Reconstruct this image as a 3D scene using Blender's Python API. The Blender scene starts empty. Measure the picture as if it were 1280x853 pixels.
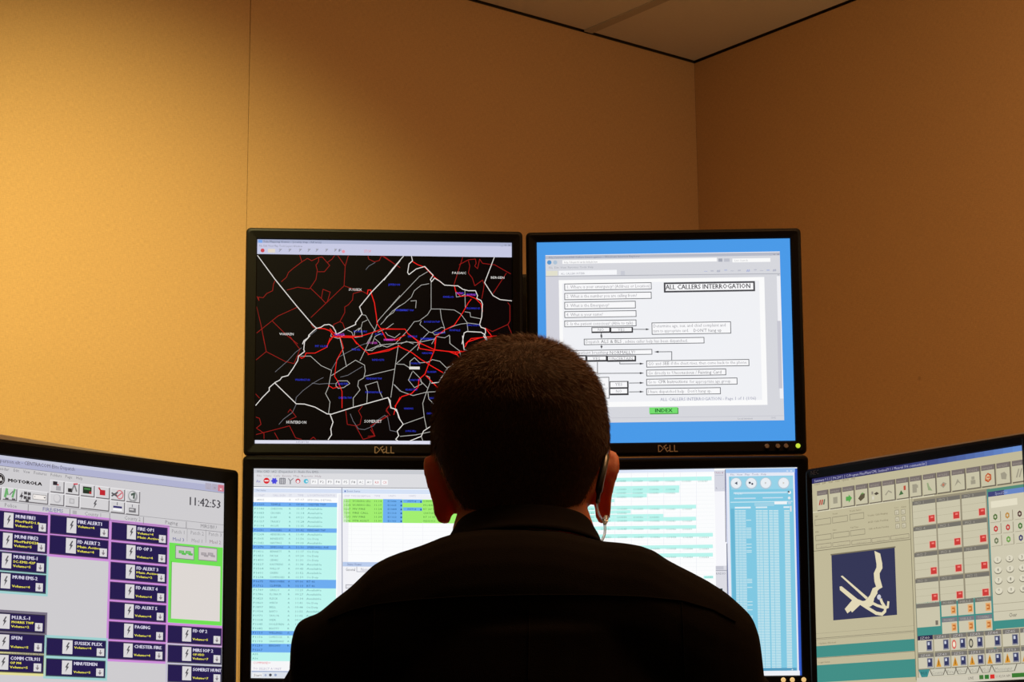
import bpy, bmesh, math, random
from math import sin, cos, pi, sqrt, radians
from mathutils import Vector, Matrix
random.seed(7)
SC = bpy.context.scene
COL = SC.collection

# ---------------------------------------------------------------- camera
FPX, PITCH, ROLL, CAMZ = 2606.66, 0.2088, 0.0095, 0.80
CM = Matrix.Rotation(PITCH, 3, 'X') @ Matrix.Rotation(ROLL, 3, 'Y')      # columns: right, forward, up
cd = bpy.data.cameras.new('camera'); cam = bpy.data.objects.new('camera', cd); COL.objects.link(cam)
cd.sensor_fit = 'HORIZONTAL'; cd.sensor_width = 36.0; cd.lens = FPX*36.0/1280.0
cd.clip_start = 0.05
m4 = Matrix.Identity(4)
for i in range(3):
    m4[i][0] = CM[i][0]; m4[i][1] = CM[i][2]; m4[i][2] = -CM[i][1]
m4[2][3] = CAMZ
cam.matrix_world = m4
SC.camera = cam
cd.dof.use_dof = False

# ---------------------------------------------------------------- world and lights
w = bpy.data.worlds.new('world'); SC.world = w; w.use_nodes = True
bg = w.node_tree.nodes['Background']; bg.inputs[0].default_value = (1.0, 0.62, 0.34, 1); bg.inputs[1].default_value = 0.03
SC.view_settings.view_transform = 'Standard'; SC.view_settings.look = 'None'
SC.view_settings.gamma = 1.0; SC.view_settings.exposure = 0.0; SC.view_settings.use_curve_mapping = False

def spot(name, loc, target, power, color, size_deg, blend, radius=.05):
    l = bpy.data.lights.new(name, 'SPOT'); l.energy = power; l.color = color
    l.spot_size = radians(size_deg); l.spot_blend = blend; l.shadow_soft_size = radius
    o = bpy.data.objects.new(name, l); COL.objects.link(o); o.location = loc
    o.rotation_euler = (Vector(target)-Vector(loc)).to_track_quat('-Z', 'Y').to_euler()
    return o
def area(name, loc, target, power, color, sx, sy):
    l = bpy.data.lights.new(name, 'AREA'); l.energy = power; l.color = color; l.shape = 'RECTANGLE'; l.size = sx; l.size_y = sy
    o = bpy.data.objects.new(name, l); COL.objects.link(o); o.location = loc
    o.rotation_euler = (Vector(target)-Vector(loc)).to_track_quat('-Z', 'Y').to_euler()
    return o
# recessed downlight above the left wall, the ceiling fixture further back in the room, an added unseen fill that brightens the ceiling
spot('downlight', (-.42, 1.75, 2.44), (-.69, 3.50, 1.56), 310, (1.0, .87, .36), 50, 1.0, .06)
area('ceiling_fixture', (0.55, 2.45, 2.445), (0.65, 2.9, 0), 20.5, (1.0, .50, .20), 1.2, .6)
area('ceiling_fill', (1.30, 2.3, 1.65), (1.15, 2.6, 2.5), 8.5, (1.0, .70, .39), .5, .15)

# ---------------------------------------------------------------- helpers
def lin(c):
    return tuple(((v/255.)/12.92 if v/255. <= .04045 else ((v/255.+.055)/1.055)**2.4) for v in c)
def at(x, y, Y):
    d = CM @ Vector(((x-640)/FPX, 1, (426.5-y)/FPX)); t = Y/d.y
    return Vector((d.x*t, Y, CAMZ+d.z*t))
def tag(o, label=None, cat=None, group=None, kind=None):
    if label: o['label'] = label
    if cat: o['category'] = cat
    if group: o['group'] = group
    if kind: o['kind'] = kind
    return o
def empty(name, loc=(0, 0, 0), rot=None, parent=None):
    o = bpy.data.objects.new(name, None); COL.objects.link(o); o.location = loc; o.empty_display_size = .05
    if rot is not None: o.rotation_euler = rot
    if parent: o.parent = parent
    return o
def mesh_obj(name, V, F, m, parent=None, smooth=False):
    me = bpy.data.meshes.new(name); me.from_pydata([tuple(v) for v in V], [], F); me.update()
    bm = bmesh.new(); bm.from_mesh(me); bmesh.ops.recalc_face_normals(bm, faces=bm.faces); bm.to_mesh(me); bm.free()
    if m: me.materials.append(m)
    if smooth: me.polygons.foreach_set('use_smooth', [True]*len(me.polygons))
    o = bpy.data.objects.new(name, me); COL.objects.link(o)
    if parent: o.parent = parent
    return o
class MB:
    def __init__(s): s.V = []; s.F = []
    def add(s, V, F, M=None):
        b = len(s.V); s.V += [M @ Vector(v) if M else Vector(v) for v in V]; s.F += [tuple(i+b for i in f) for f in F]; return s
    def box(s, x0, x1, y0, y1, z0, z1, M=None, c=0.0):
        if c <= 0:
            V = [(x, y, z) for z in (z0, z1) for y in (y0, y1) for x in (x0, x1)]
            return s.add(V, [(0, 2, 3, 1), (4, 5, 7, 6), (0, 1, 5, 4), (2, 6, 7, 3), (0, 4, 6, 2), (1, 3, 7, 5)], M)
        bm = bmesh.new(); bmesh.ops.create_cube(bm, size=1)
        for v in bm.verts: v.co = Vector(((x0+x1)/2+v.co.x*(x1-x0), (y0+y1)/2+v.co.y*(y1-y0), (z0+z1)/2+v.co.z*(z1-z0)))
        bmesh.ops.bevel(bm, geom=bm.edges[:], offset=c, segments=2, affect='EDGES', profile=.6)
        bm.verts.index_update()
        s.add([v.co.copy() for v in bm.verts], [tuple(v.index for v in f.verts) for f in bm.faces], M); bm.free(); return s
    def loft(s, rings, M=None, caps=True):
        n = len(rings[0]); V = [p for r in rings for p in r]; F = []
        for i in range(len(rings)-1):
            for j in range(n):
                k = (j+1) % n; F.append((i*n+j, i*n+k, (i+1)*n+k, (i+1)*n+j))
        if caps:
            for i in (0, len(rings)-1):
                c = sum((Vector(p) for p in rings[i]), Vector())/n; V.append(c); q = len(V)-1
                for j in range(n):
                    k = (j+1) % n
                    F.append((i*n+j, i*n+k, q) if i else (i*n+k, i*n+j, q))
        return s.add(V, F, M)
    def tube(s, P, R, n=16, M=None, flat=1.0, up=None):
        P = [Vector(p) for p in P]; R = list(R) if hasattr(R, '__len__') else [R]*len(P)
        rings = []; T0 = None; e1 = None
        for i, p in enumerate(P):
            t = (P[min(i+1, len(P)-1)]-P[max(i-1, 0)]).normalized()
            if e1 is None:
                a = Vector(up) if up else (Vector((0, 0, 1)) if abs(t.z) < .9 else Vector((0, 1, 0)))
                e1 = (a-t*a.dot(t)).normalized()
            else: e1 = (e1-t*e1.dot(t)).normalized()
            e2 = t.cross(e1)
            def ring(c, r): return [c+e1*(r*flat*cos(2*pi*j/n))+e2*(r*sin(2*pi*j/n)) for j in range(n)]
            if i == 0:
                for a in (80, 60, 40, 20): rings.append(ring(p-t*(R[0]*sin(radians(a))), R[0]*cos(radians(a))))
            rings.append(ring(p, R[i]))
            if i == len(P)-1:
                for a in (20, 40, 60, 80): rings.append(ring(p+t*(R[i]*sin(radians(a))), R[i]*cos(radians(a))))
        return s.loft(rings, M)
    def ell(s, c, r, M=None, n=20):
        c = Vector(c); rings = []
        for i in range(1, n):
            a = pi*i/n-pi/2
            rings.append([c+Vector((r[0]*cos(a)*cos(2*pi*j/n), r[1]*cos(a)*sin(2*pi*j/n), r[2]*sin(a))) for j in range(n)])
        return s.loft(rings, M)
    def cyl(s, c, r, h, axis='Z', n=24, M=None, r2=None):
        c = Vector(c); r2 = r if r2 is None else r2; R = []
        for zz, rr in ((0, r), (h, r2)):
            rg = []
            for j in range(n):
                a = 2*pi*j/n; x, y = rr*cos(a), rr*sin(a)
                rg.append(c+(Vector((x, y, zz)) if axis == 'Z' else Vector((x, zz, y)) if axis == 'Y' else Vector((zz, x, y))))
            R.append(rg)
        return s.loft(R, M)
    def build(s, name, m, parent=None, smooth=False): return mesh_obj(name, s.V, s.F, m, parent, smooth)
def spline(P, n):
    P = [Vector(p) for p in P]; out = []
    for i in range(len(P)-1):
        p0, p1, p2, p3 = P[max(i-1, 0)], P[i], P[i+1], P[min(i+2, len(P)-1)]
        for k in range(n):
            t = k/n; out.append(.5*((2*p1)+(p2-p0)*t+(2*p0-5*p1+4*p2-p3)*t*t+(3*p1-p0-3*p2+p3)*t**3))
    out.append(P[-1]); return out
def interp(T, x):
    if x <= T[0][0]: return T[0][1]
    for (a, b), (c, d) in zip(T, T[1:]):
        if x <= c: return b+(d-b)*(x-a)/(c-a)
    return T[-1][1]

# ---------------------------------------------------------------- materials
def mat(name, col, rough=.6, metal=0, spec=.5, noise=None, bump=None, sss=None, trans=0, emit=None):
    m = bpy.data.materials.new(name); m.use_nodes = True; nt = m.node_tree; b = nt.nodes['Principled BSDF']
    b.inputs['Base Color'].default_value = (*col, 1); b.inputs['Roughness'].default_value = rough
    b.inputs['Metallic'].default_value = metal; b.inputs['Specular IOR Level'].default_value = spec
    tc = nt.nodes.new('ShaderNodeTexCoord')
    if noise:
        sc, amt = noise
        n = nt.nodes.new('ShaderNodeTexNoise'); n.inputs['Scale'].default_value = sc; n.inputs['Detail'].default_value = 4
        nt.links.new(tc.outputs['Object'], n.inputs['Vector'])
        r = nt.nodes.new('ShaderNodeMix'); r.data_type = 'RGBA'
        r.inputs[6].default_value = (*[c*(1-amt) for c in col], 1); r.inputs[7].default_value = (*[c*(1+amt) for c in col], 1)
        nt.links.new(n.outputs['Fac'], r.inputs[0]); nt.links.new(r.outputs[2], b.inputs['Base Color'])
    if bump:
        sc, st = bump
        n = nt.nodes.new('ShaderNodeTexNoise'); n.inputs['Scale'].default_value = sc; n.inputs['Detail'].default_value = 3
        nt.links.new(tc.outputs['Object'], n.inputs['Vector'])
        bp = nt.nodes.new('ShaderNodeBump'); bp.inputs['Strength'].default_value = st; bp.inputs['Distance'].default_value = .001
        nt.links.new(n.outputs['Fac'], bp.inputs['Height']); nt.links.new(bp.outputs[0], b.inputs['Normal'])
    if sss:
        b.inputs['Subsurface Weight'].default_value = sss[0]; b.inputs['Subsurface Radius'].default_value = sss[1]; b.inputs['Subsurface Scale'].default_value = sss[2]
    if trans: b.inputs['Transmission Weight'].default_value = trans
    if emit: b.inputs['Emission Color'].default_value = (*emit[0], 1); b.inputs['Emission Strength'].default_value = emit[1]
    return m
def fabric_wall(name, col):
    m = bpy.data.materials.new(name); m.use_nodes = True; nt = m.node_tree; b = nt.nodes['Principled BSDF']
    b.inputs['Roughness'].default_value = .95; b.inputs['Specular IOR Level'].default_value = .1
    tc = nt.nodes.new('ShaderNodeTexCoord'); L = nt.links.new
    fac = None
    for (sx, sz) in ((900, 110), (110, 900)):
        mp = nt.nodes.new('ShaderNodeMapping'); mp.inputs['Scale'].default_value = (sx, sx, sz); L(tc.outputs['Object'], mp.inputs['Vector'])
        n = nt.nodes.new('ShaderNodeTexNoise'); n.inputs['Scale'].default_value = 1; n.inputs['Detail'].default_value = 1; L(mp.outputs[0], n.inputs['Vector'])
        if fac is None: fac = n.outputs['Fac']
        else:
            a = nt.nodes.new('ShaderNodeMath'); a.operation = 'ADD'; L(fac, a.inputs[0]); L(n.outputs['Fac'], a.inputs[1]); fac = a.outputs[0]
    mr = nt.nodes.new('ShaderNodeMapRange'); mr.inputs[1].default_value = .6; mr.inputs[2].default_value = 1.4; L(fac, mr.inputs[0])
    mx = nt.nodes.new('ShaderNodeMix'); mx.data_type = 'RGBA'
    mx.inputs[6].default_value = (*[c*.88 for c in col], 1); mx.inputs[7].default_value = (*[c*1.12 for c in col], 1); L(mr.outputs[0], mx.inputs[0])
    # sparse small pin marks
    vo = nt.nodes.new('ShaderNodeTexVoronoi'); vo.inputs['Scale'].default_value = 5.2; vo.inputs['Randomness'].default_value = 1; L(tc.outputs['Object'], vo.inputs['Vector'])
    cr = nt.nodes.new('ShaderNodeMapRange'); cr.inputs[1].default_value = .018; cr.inputs[2].default_value = .04; L(vo.outputs['Distance'], cr.inputs[0])
    m2 = nt.nodes.new('ShaderNodeMix'); m2.data_type = 'RGBA'; m2.inputs[6].default_value = (*[c*.62 for c in col], 1); L(cr.outputs[0], m2.inputs[0]); L(mx.outputs[2], m2.inputs[7])
    L(m2.outputs[2], b.inputs['Base Color'])
    bp = nt.nodes.new('ShaderNodeBump'); bp.inputs['Strength'].default_value = .35; bp.inputs['Distance'].default_value = .0008; L(fac, bp.inputs['Height']); L(bp.outputs[0], b.inputs['Normal'])
    return m
M_WALL = fabric_wall('wall_fabric', (.58, .365, .175))
M_GAP = mat('shadow_gap', (.05, .034, .018), .9)
M_CEIL = mat('ceiling_tile', (.78, .74, .66), .95, noise=(160, .05), bump=(300, .5))
M_TBAR = mat('ceiling_bar', (.52, .48, .42), .6)
M_FLOOR = mat('carpet', (.07, .065, .06), .95, noise=(200, .3))
M_DESK = mat('desk_laminate', (.35, .24, .14), .45, noise=(12, .1))
M_METAL = mat('dark_metal', (.05, .05, .05), .4, metal=.7)
M_BEZ = mat('black_plastic', (.0045, .0036, .0028), .45, bump=(1500, .25), spec=.12)
M_BEZ2 = mat('black_plastic_side_monitor', (.0042, .0034, .003), .45, bump=(1500, .25), spec=.12)
M_SHELL = mat('black_shell', (.02, .018, .016), .6)
M_GLINT = mat('glint_beige', (.55, .47, .36), .4)  # pale colour standing for the glint on the side monitors' top edges
M_LOGO = mat('logo_silver', (.55, .42, .30), .45, metal=.3)
M_LOGOD = mat('logo_dim', (.075, .055, .045), .5)
M_KNOB = mat('button_silver', (.5, .4, .33), .35, metal=.5)
M_LED = mat('green_led', (.3, .5, .05), .4, emit=((.55, .75, .05), .9))
M_AMB = mat('amber_led', (.6, .4, .1), .4, emit=((.9, .6, .25), .8))
M_SKIN = mat('skin', (.75, .23, .11), .5, noise=(60, .12), bump=(700, .3), sss=(.7, (1.0, .22, .08), .03))
M_HAIR = mat('hair', (.20, .088, .036), .5, spec=.4)
M_SCALP = mat('scalp_hair', (.075, .035, .016), .8, noise=(260, .5))
M_SHIRT = mat('shirt_cloth', (.0070, .0042, .0030), .95, noise=(400, .25), bump=(900, .5), spec=.08)
M_TROU = mat('trouser_cloth', (.008, .008, .010), .9)
M_SHOE = mat('shoe_leather', (.01, .01, .01), .35)
M_CHAIR = mat('chair_fabric', (.02, .02, .022), .9, bump=(800, .5))
M_EYE = mat('eye_white', (.8, .78, .75), .2)
M_IRIS = mat('iris', (.05, .03, .015), .2)
M_TUBE = mat('clear_tube', (.92, .93, .92), .06, trans=.85)
M_WIRE = mat('black_wire', (.012, .011, .010), .25, spec=.8)

# ---------------------------------------------------------------- room shell
PSI = .8957
K = Vector((.4385, 4.7, 0)); CEIL = CAMZ+1.6667
DL = Vector((-sin(PSI), -cos(PSI), 0)); DR = Vector((cos(PSI), -sin(PSI), 0))
def wall(name, d, n_in, length, seams, z1):
    # d along the wall away from the corner, n_in into the room
    root = empty(name, K); tag(root, kind='structure')
    ang = math.atan2(d.y, d.x); R = Matrix.Rotation(ang, 4, 'Z')
    root.rotation_euler = (0, 0, ang)
    side = 1 if (Matrix.Rotation(-ang, 3, 'Z') @ n_in).y > 0 else -1
    g = MB().box(-.1, length, -side*.10, -side*.012, 0, z1+.02).build('backing', M_GAP, root)
    for a, b in zip(seams, seams[1:]):
        y = sorted((-side*.012, 0))
        MB().box(a+.0007, b-.0007, y[0], y[1], .0, z1-.002, c=.0005).build('panel', M_WALL, root)
    return root
nL = Vector((cos(PSI), -sin(PSI), 0)); nR = Vector((-sin(PSI), -cos(PSI), 0))
wall('wall_left', DL, nL, 5.0, [-.0007, 1.2226, 2.44, 3.66, 4.88], CEIL)
wall('wall_right', DR, nR, 5.0, [-.0007, 1.2226, 2.44, 3.66, 4.88], CEIL)
MB().box(-6, 6, -4, 8, -.05, 0).build('floor', M_FLOOR); bpy.data.objects['floor']['kind'] = 'structure'
# suspended ceiling: tiles 0.61 m, set out from the corner, bars between
ceil = empty('ceiling', (K.x, K.y, CEIL)); tag(ceil, kind='structure'); ceil.rotation_euler = (0, 0, math.atan2(DL.y, DL.x))
MB().box(-.2, 5, -.2, 5, .04, .06).build('ceiling_deck', M_GAP, ceil)
ds = [0, .335, .945, 1.555, 2.165, 2.775, 3.385, 3.995, 4.605]; es = [0, .61, 1.22, 1.83, 2.44, 3.05, 3.66, 4.27]
tile_me = {}
for a, b in zip(ds, ds[1:]):
    for c, d in zip(es, es[1:]):
        e0, e1 = (.004 if a == 0 else .011), (.004 if c == 0 else .011)
        k = (round(b-a, 3), round(d-c, 3), e0, e1)
        if k not in tile_me:
            o = MB().box(e0, k[0]-.011, e1, k[1]-.011, .0, .015, c=.002).build('ceiling_tile', M_CEIL, ceil); tile_me[k] = o.data
        else:
            o = bpy.data.objects.new('ceiling_tile', tile_me[k]); COL.objects.link(o); o.parent = ceil
        o.location = (a, c, .0022)
for a in ds[1:]: MB().box(a-.012, a+.012, .004, 4.3, -.001, .03).build('ceiling_bar', M_TBAR, ceil)
for c in es[1:]: MB().box(.004, 4.7, c-.012, c+.012, .000, .03).build('ceiling_bar', M_TBAR, ceil)

# ---------------------------------------------------------------- glyphs for the screens and the lettering on the bezels
def glyph_table():
    chars = ''.join(chr(c) for c in range(33, 127))
    objs = {}
    def mk(body, bold=0):
        c = bpy.data.curves.new('t', 'FONT'); c.body = body; c.size = 1; c.resolution_u = 1; c.offset = bold
        o = bpy.data.objects.new('t', c); COL.objects.link(o); return o
    for ch in chars: objs[ch] = (mk(ch), mk('H'+ch+'H'))
    hh = mk('HH'); hs = mk('H H')
    bpy.context.view_layer.update(); dg = bpy.context.evaluated_depsgraph_get()
    def width(o): e = o.evaluated_get(dg); b = e.bound_box; return max(p[0] for p in b)-min(p[0] for p in b)
    base = width(hh); G = {' ': ([], [], width(hs)-base)}; cap = None
    for ch, (a, b) in objs.items():
        e = a.evaluated_get(dg); me = e.to_mesh()
        G[ch] = ([(v.co.x, v.co.y) for v in me.vertices], [tuple(p.vertices) for p in me.polygons], width(b)-base)
        if ch == 'H': cap = max(v.co.y for v in me.vertices)
        e.to_mesh_clear()
    kill = [o for p in objs.values() for o in p]+[hh, hs]
    for o in kill:
        c = o.data; bpy.data.objects.remove(o); bpy.data.curves.remove(c)
    return G, cap
GL, CAPH = glyph_table()

def homography(P):            # P: photo corners TL TR BR BL -> H mapping (u right 0..1, v down 0..1) to photo measure
    (x0, y0), (x1, y1), (x2, y2), (x3, y3) = P
    dx1, dx2, dx3 = x1-x2, x3-x2, x0-x1+x2-x3; dy1, dy2, dy3 = y1-y2, y3-y2, y0-y1+y2-y3
    D = dx1*dy2-dx2*dy1; g = (dx3*dy2-dx2*dy3)/D; h = (dx1*dy3-dx3*dy1)/D
    return Matrix(((x1-x0+g*x1, x3-x0+h*x3, x0), (y1-y0+g*y1, y3-y0+h*y3, y0), (g, h, 1)))

def emissive(name):
    m = bpy.data.materials.new(name); m.use_nodes = True; nt = m.node_tree; b = nt.nodes['Principled BSDF']
    b.inputs['Base Color'].default_value = (.002, .0018, .0018, 1); b.inputs['Roughness'].default_value = .5; b.inputs['Specular IOR Level'].default_value = .04
    a = nt.nodes.new('ShaderNodeAttribute'); a.attribute_name = 'ink'
    nt.links.new(a.outputs['Color'], b.inputs['Emission Color']); b.inputs['Emission Strength'].default_value = 1.0
    return m
M_DISP = emissive('display_pixels')
LAY = 2.5e-5
class Screen:
    """layout of one display, measured off the photograph and laid onto the real panel (u right, v down, in units of the panel)"""
    def __init__(s, corners, W, H, bgcol, ox=0.0, dx=0.0):
        s.dx = dx
        s.H = homography(corners); s.I = s.H.inverted(); s.W = W; s.Hh = H; s.V = []; s.F = []; s.C = []; s.o = (0, 0); s.k = 1; s.ox = ox
        s.ruv(-9, -9, 9, 9, bgcol, 0)
    def z(s, ox, oy, k): s.o = (ox, oy); s.k = k; return s
    def uv(s, x, y):
        p = s.I @ Vector((s.o[0]+x/s.k, s.o[1]+y/s.k, 1)); return p.x/p.z, p.y/p.z
    def u_at(s, v, x):         # u where the row v meets measure x
        X = s.o[0]+x/s.k; H = s.H; return (X*(H[2][1]*v+1)-H[0][1]*v-H[0][2])/(H[0][0]-X*H[2][0])
    def v_at(s, u, y):
        Y = s.o[1]+y/s.k; H = s.H; return (Y*(H[2][0]*u+1)-H[1][0]*u-H[1][2])/(H[1][1]-Y*H[2][1])
    def put(s, P, F, col, lay):
        b = len(s.V)
        for u, v in P:
            u = min(max(u, s.ox), 1); v = min(max(v, 0), 1)
            s.V.append(((u-.5)*s.W+s.dx, -(lay+1)*LAY, (.5-v)*s.Hh))
        s.F += [tuple(i+b for i in f) for f in F]; s.C += [col]*len(P)
    def ruv(s, u0, v0, u1, v1, col, lay=1): s.put([(u0, v0), (u1, v0), (u1, v1), (u0, v1)], [(0, 3, 2, 1)], col, lay)
    def box4(s, x0, y0, x1, h):
        u0, v0 = s.uv(x0, y0); return u0, v0, s.u_at(v0, x1), s.v_at(u0, y0+h)
    def r(s, x0, y0, x1, h, col, lay=1):
        b = s.box4(x0, y0, x1, h); s.ruv(*b, col, lay); return b
    def vx(s, x0, y0, x1, h, col, lay=1):      # rectangle measured in its lower-left sense is the same, kept for symmetry
        return s.r(x0, y0, x1, h, col, lay)
    def frame(s, x0, y0, x1, h, t, col, lay=2, fill=None, tb=None, tr=None):
        u0, v0, u1, v1 = s.box4(x0, y0, x1, h); tb = tb or t; tr = tr or t; q = s.W/s.Hh
        if fill: s.ruv(u0, v0, u1, v1, fill, lay-1)
        s.ruv(u0, v0, u1, v0+t*q, col, lay); s.ruv(u0, v1-tb*q, u1, v1, col, lay); s.ruv(u0, v0, u0+t, v1, col, lay); s.ruv(u1-tr, v0, u1, v1, col, lay)
        return u0, v0, u1, v1
    def line(s, P, wd, col, lay=3):            # wd as a fraction of the panel width
        P = [s.uv(*p) for p in P]; q = s.W/s.Hh
        for (a, b), (c, d) in zip(P, P[1:]):
            dx, dy = (c-a), (d-b)/q; L = sqrt(dx*dx+dy*dy) or 1e-9; nx, ny = -dy/L*wd/2, dx/L*wd/2; ex, ey = dx/L*wd*.3, dy/L*wd*.3
            s.put([(a+nx-ex, b+(ny-ey)*q), (c+nx+ex, d+(ny+ey)*q), (c-nx+ex, d-(ny-ey)*q), (a-nx-ex, b-(ny+ey)*q)], [(0, 1, 2, 3)], col, lay)
    def poly(s, P, col, lay=3): s.put([s.uv(*p) for p in P], [tuple(range(len(P)))], col, lay)
    def disc(s, x, y, r, col, lay=3, n=14, sq=1.0):
        u, v = s.uv(x, y); u2 = s.u_at(v, x+r)-u; q = s.W/s.Hh
        s.put([(u+u2*cos(2*pi*i/n), v+u2*q*sq*sin(2*pi*i/n)) for i in range(n)], [tuple(range(n))], col, lay)
    def text(s, x, y, t, h, col, x1=None, lay=5, dense=1.0):      # x,y: left end of the BASELINE; h: cap height; x1: right end
        u0, v0 = s.uv(x, y); hv = v0-s.v_at(u0, y-h); wid = sum(GL[c][2] for c in t)
        sx = (s.u_at(v0, x1)-u0)/wid if x1 else hv*(s.Hh/s.W)/CAPH*dense
        sy = hv/CAPH; cx = 0
        for c in t:
            V, F, a = GL[c]
            if V: s.put([(u0+(cx+px)*sx, v0-py*sy) for px, py in V], F, col, lay)
            cx += a
    def textuv(s, u0, v0, t, capv, col, u1=None, lay=6, narrow=1.0):
        wid = sum(GL[c][2] for c in t); sy = capv/CAPH; sx = (u1-u0)/wid if u1 else sy*s.Hh/s.W*narrow; cx = 0
        for c in t:
            V, F, a = GL[c]
            if V: s.put([(u0+(cx+px)*sx, v0-py*sy) for px, py in V], F, col, lay)
            cx += a
    def build(s, parent):
        me = bpy.data.meshes.new('display'); me.from_pydata(s.V, [], s.F); me.update()
        at_ = me.color_attributes.new('ink', 'FLOAT_COLOR', 'POINT'); flat = []; cache = {}
        for c in s.C:
            if c not in cache: cache[c] = (*lin(c), 1.0)
            flat.extend(cache[c])
        at_.data.foreach_set('color', flat); me.materials.append(M_DISP)
        o = bpy.data.objects.new('display', me); COL.objects.link(o); o.parent = parent; return o

# ---------------------------------------------------------------- monitors
def rrect(w, h, r, y, n=5, cx=0, cz=0):
    P = []
    for sx, sz, a0 in ((1, 1, 0), (-1, 1, 90), (-1, -1, 180), (1, -1, 270)):
        for i in range(n+1):
            a = radians(a0+90*i/n); P.append(Vector((cx+sx*(w/2-r)+r*cos(a), y, cz+sz*(h/2-r)+r*sin(a))))
    return P
def ring_mesh(rings):
    n = len(rings[0]); V = [p for r in rings for p in r]; F = []
    for i in range(len(rings)-1):
        for j in range(n):
            k = (j+1) % n; F.append((i*n+j, i*n+k, (i+1)*n+k, (i+1)*n+j))
    return V, F
def monitor(c, rot, SW, SH, bs, bt, bb, label, foot, mbez, depth=.055, rim=None, shift=0.0):
    R = Matrix.Rotation(rot[0], 4, 'Z') @ Matrix.Rotation(rot[1], 4, 'X') @ Matrix.Rotation(rot[2], 4, 'Y')
    root = empty('computer_monitor'); root.matrix_world = Matrix.Translation((c[0], c[1], CAMZ+c[2])) @ R @ Matrix.Translation((shift, 0, 0))
    tag(root, label, 'monitor', 'monitors on the dispatch desk')
    W = SW+2*bs; Hh = SH+bt+bb; cz = (bt-bb)/2
    rings = [rrect(SW+.0002, SH+.0002, .0004, .0015), rrect(SW+.0002, SH+.0002, .0004, -.0005), rrect(SW+.003, SH+.003, .001, -.0028),
             rrect(W-.010, Hh-.010, .004, -.0048, cz=cz), rrect(W-.004, Hh-.004, .0055, -.0040, cz=cz), rrect(W-.001, Hh-.001, .0065, -.0015, cz=cz), rrect(W, Hh, .007, .002, cz=cz), rrect(W, Hh, .007, .016, cz=cz), rrect(W-.004, Hh-.004, .006, .0165, cz=cz)]
    V, F = ring_mesh(rings); bz = mesh_obj('bezel', V, F, mbez, root, True)
    # auto smooth look: flat shade except rounded rim
    for p in bz.data.polygons: p.use_smooth = False
    if rim:
        V, F = ring_mesh([rrect(W-.002, Hh-.002, .007, .0158, cz=cz), rrect(W+.0045, Hh+.0045, .009, .0165, cz=cz), rrect(W+.006, Hh+.006, .010, .020, cz=cz), rrect(W+.005, Hh+.005, .010, .030, cz=cz), rrect(W-.01, Hh-.01, .010, .031, cz=cz)])
        mesh_obj('back_rim', V, F, rim, root)
    b = MB(); b.loft([rrect(W-.003, Hh-.003, .006, .0162, cz=cz), rrect(W-.02, Hh-.02, .015, .030, cz=cz), rrect(W*.75, Hh*.75, .03, .045, cz=cz), rrect(W*.55, Hh*.6, .03, depth, cz=cz)]); b.build('back_shell', M_SHELL, root)
    if foot:
        Ri = R.to_3x3().transposed()
        # neck and foot, world vertical
        base = Vector((c[0], c[1], 0))+Matrix.Rotation(rot[0], 3, 'Z') @ Vector((shift, .10, 0))
        T = root.matrix_world.inverted()
        nk = MB(); nk.box(-.03, .03, -.012, .012, .768, CAMZ+c[2]+.02, Matrix.Translation(base) @ Matrix.Rotation(rot[0], 4, 'Z'), .004)
        nk.box(-.03, .03, -.06, .005, CAMZ+c[2]-.03, CAMZ+c[2]+.02, Matrix.Translation(base) @ Matrix.Rotation(rot[0], 4, 'Z'), .004)
        o = nk.build('stand_neck', M_SHELL, root); o.data.transform(T)
        ft = MB(); ft.loft([[base+Vector((a*cos(t), a*.8*sin(t)-.03, z)) for t in [2*pi*i/32 for i in range(32)]] for a, z in ((.12, .7605), (.12, .765), (.10, .772), (.03, .776))])
        o = ft.build('stand_foot', M_SHELL, root); o.data.transform(T)
    return root
def lettering(root, name, word, x, z, h, m, W=None, tilt_e=False):
    wid = sum(GL[c][2] for c in word); s = h/CAPH; sx = (W/wid) if W else s; cx = 0; b = MB()
    for i, c in enumerate(word):
        V, F, a = GL[c]; P = []
        for px, py in V:
            X, Z = px*sx, py*s
            if tilt_e and c == 'E':
                ox, oz = a*sx*.48, h*.5; ca, sa = cos(radians(32)), sin(radians(32)); X, Z = ox+(X-ox)*ca-(Z-oz)*sa, oz+(X-ox)*sa+(Z-oz)*ca
            P.append((x-wid*sx/2+cx+X, -.0053, z+Z))
        b.add(P, F); cx += a*sx
    V = b.V; n = len(V); b.V = V+[v+Vector((0, .0003, 0)) for v in V]
    F = b.F; b.F = F+[tuple(i+n for i in reversed(f)) for f in F]
    return b.build(name, m, root)
def dell(root, x, z): 
    o = lettering(root, 'logo', 'DELL', x, z, .0100, M_LOGO, .0300, True); o['label'] = 'silver maker lettering on the bezel'
def knobs(root, xs, z, last=M_LED, allm=M_KNOB):
    for i, x in enumerate(xs):
        o = MB().cyl((x, -.0085, z), .0030, .005, 'Y', 14, r2=.0036).build('button', last if i == len(xs)-1 else allm, root)
        if i == len(xs)-1: o['label'] = 'lit power button'

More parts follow.
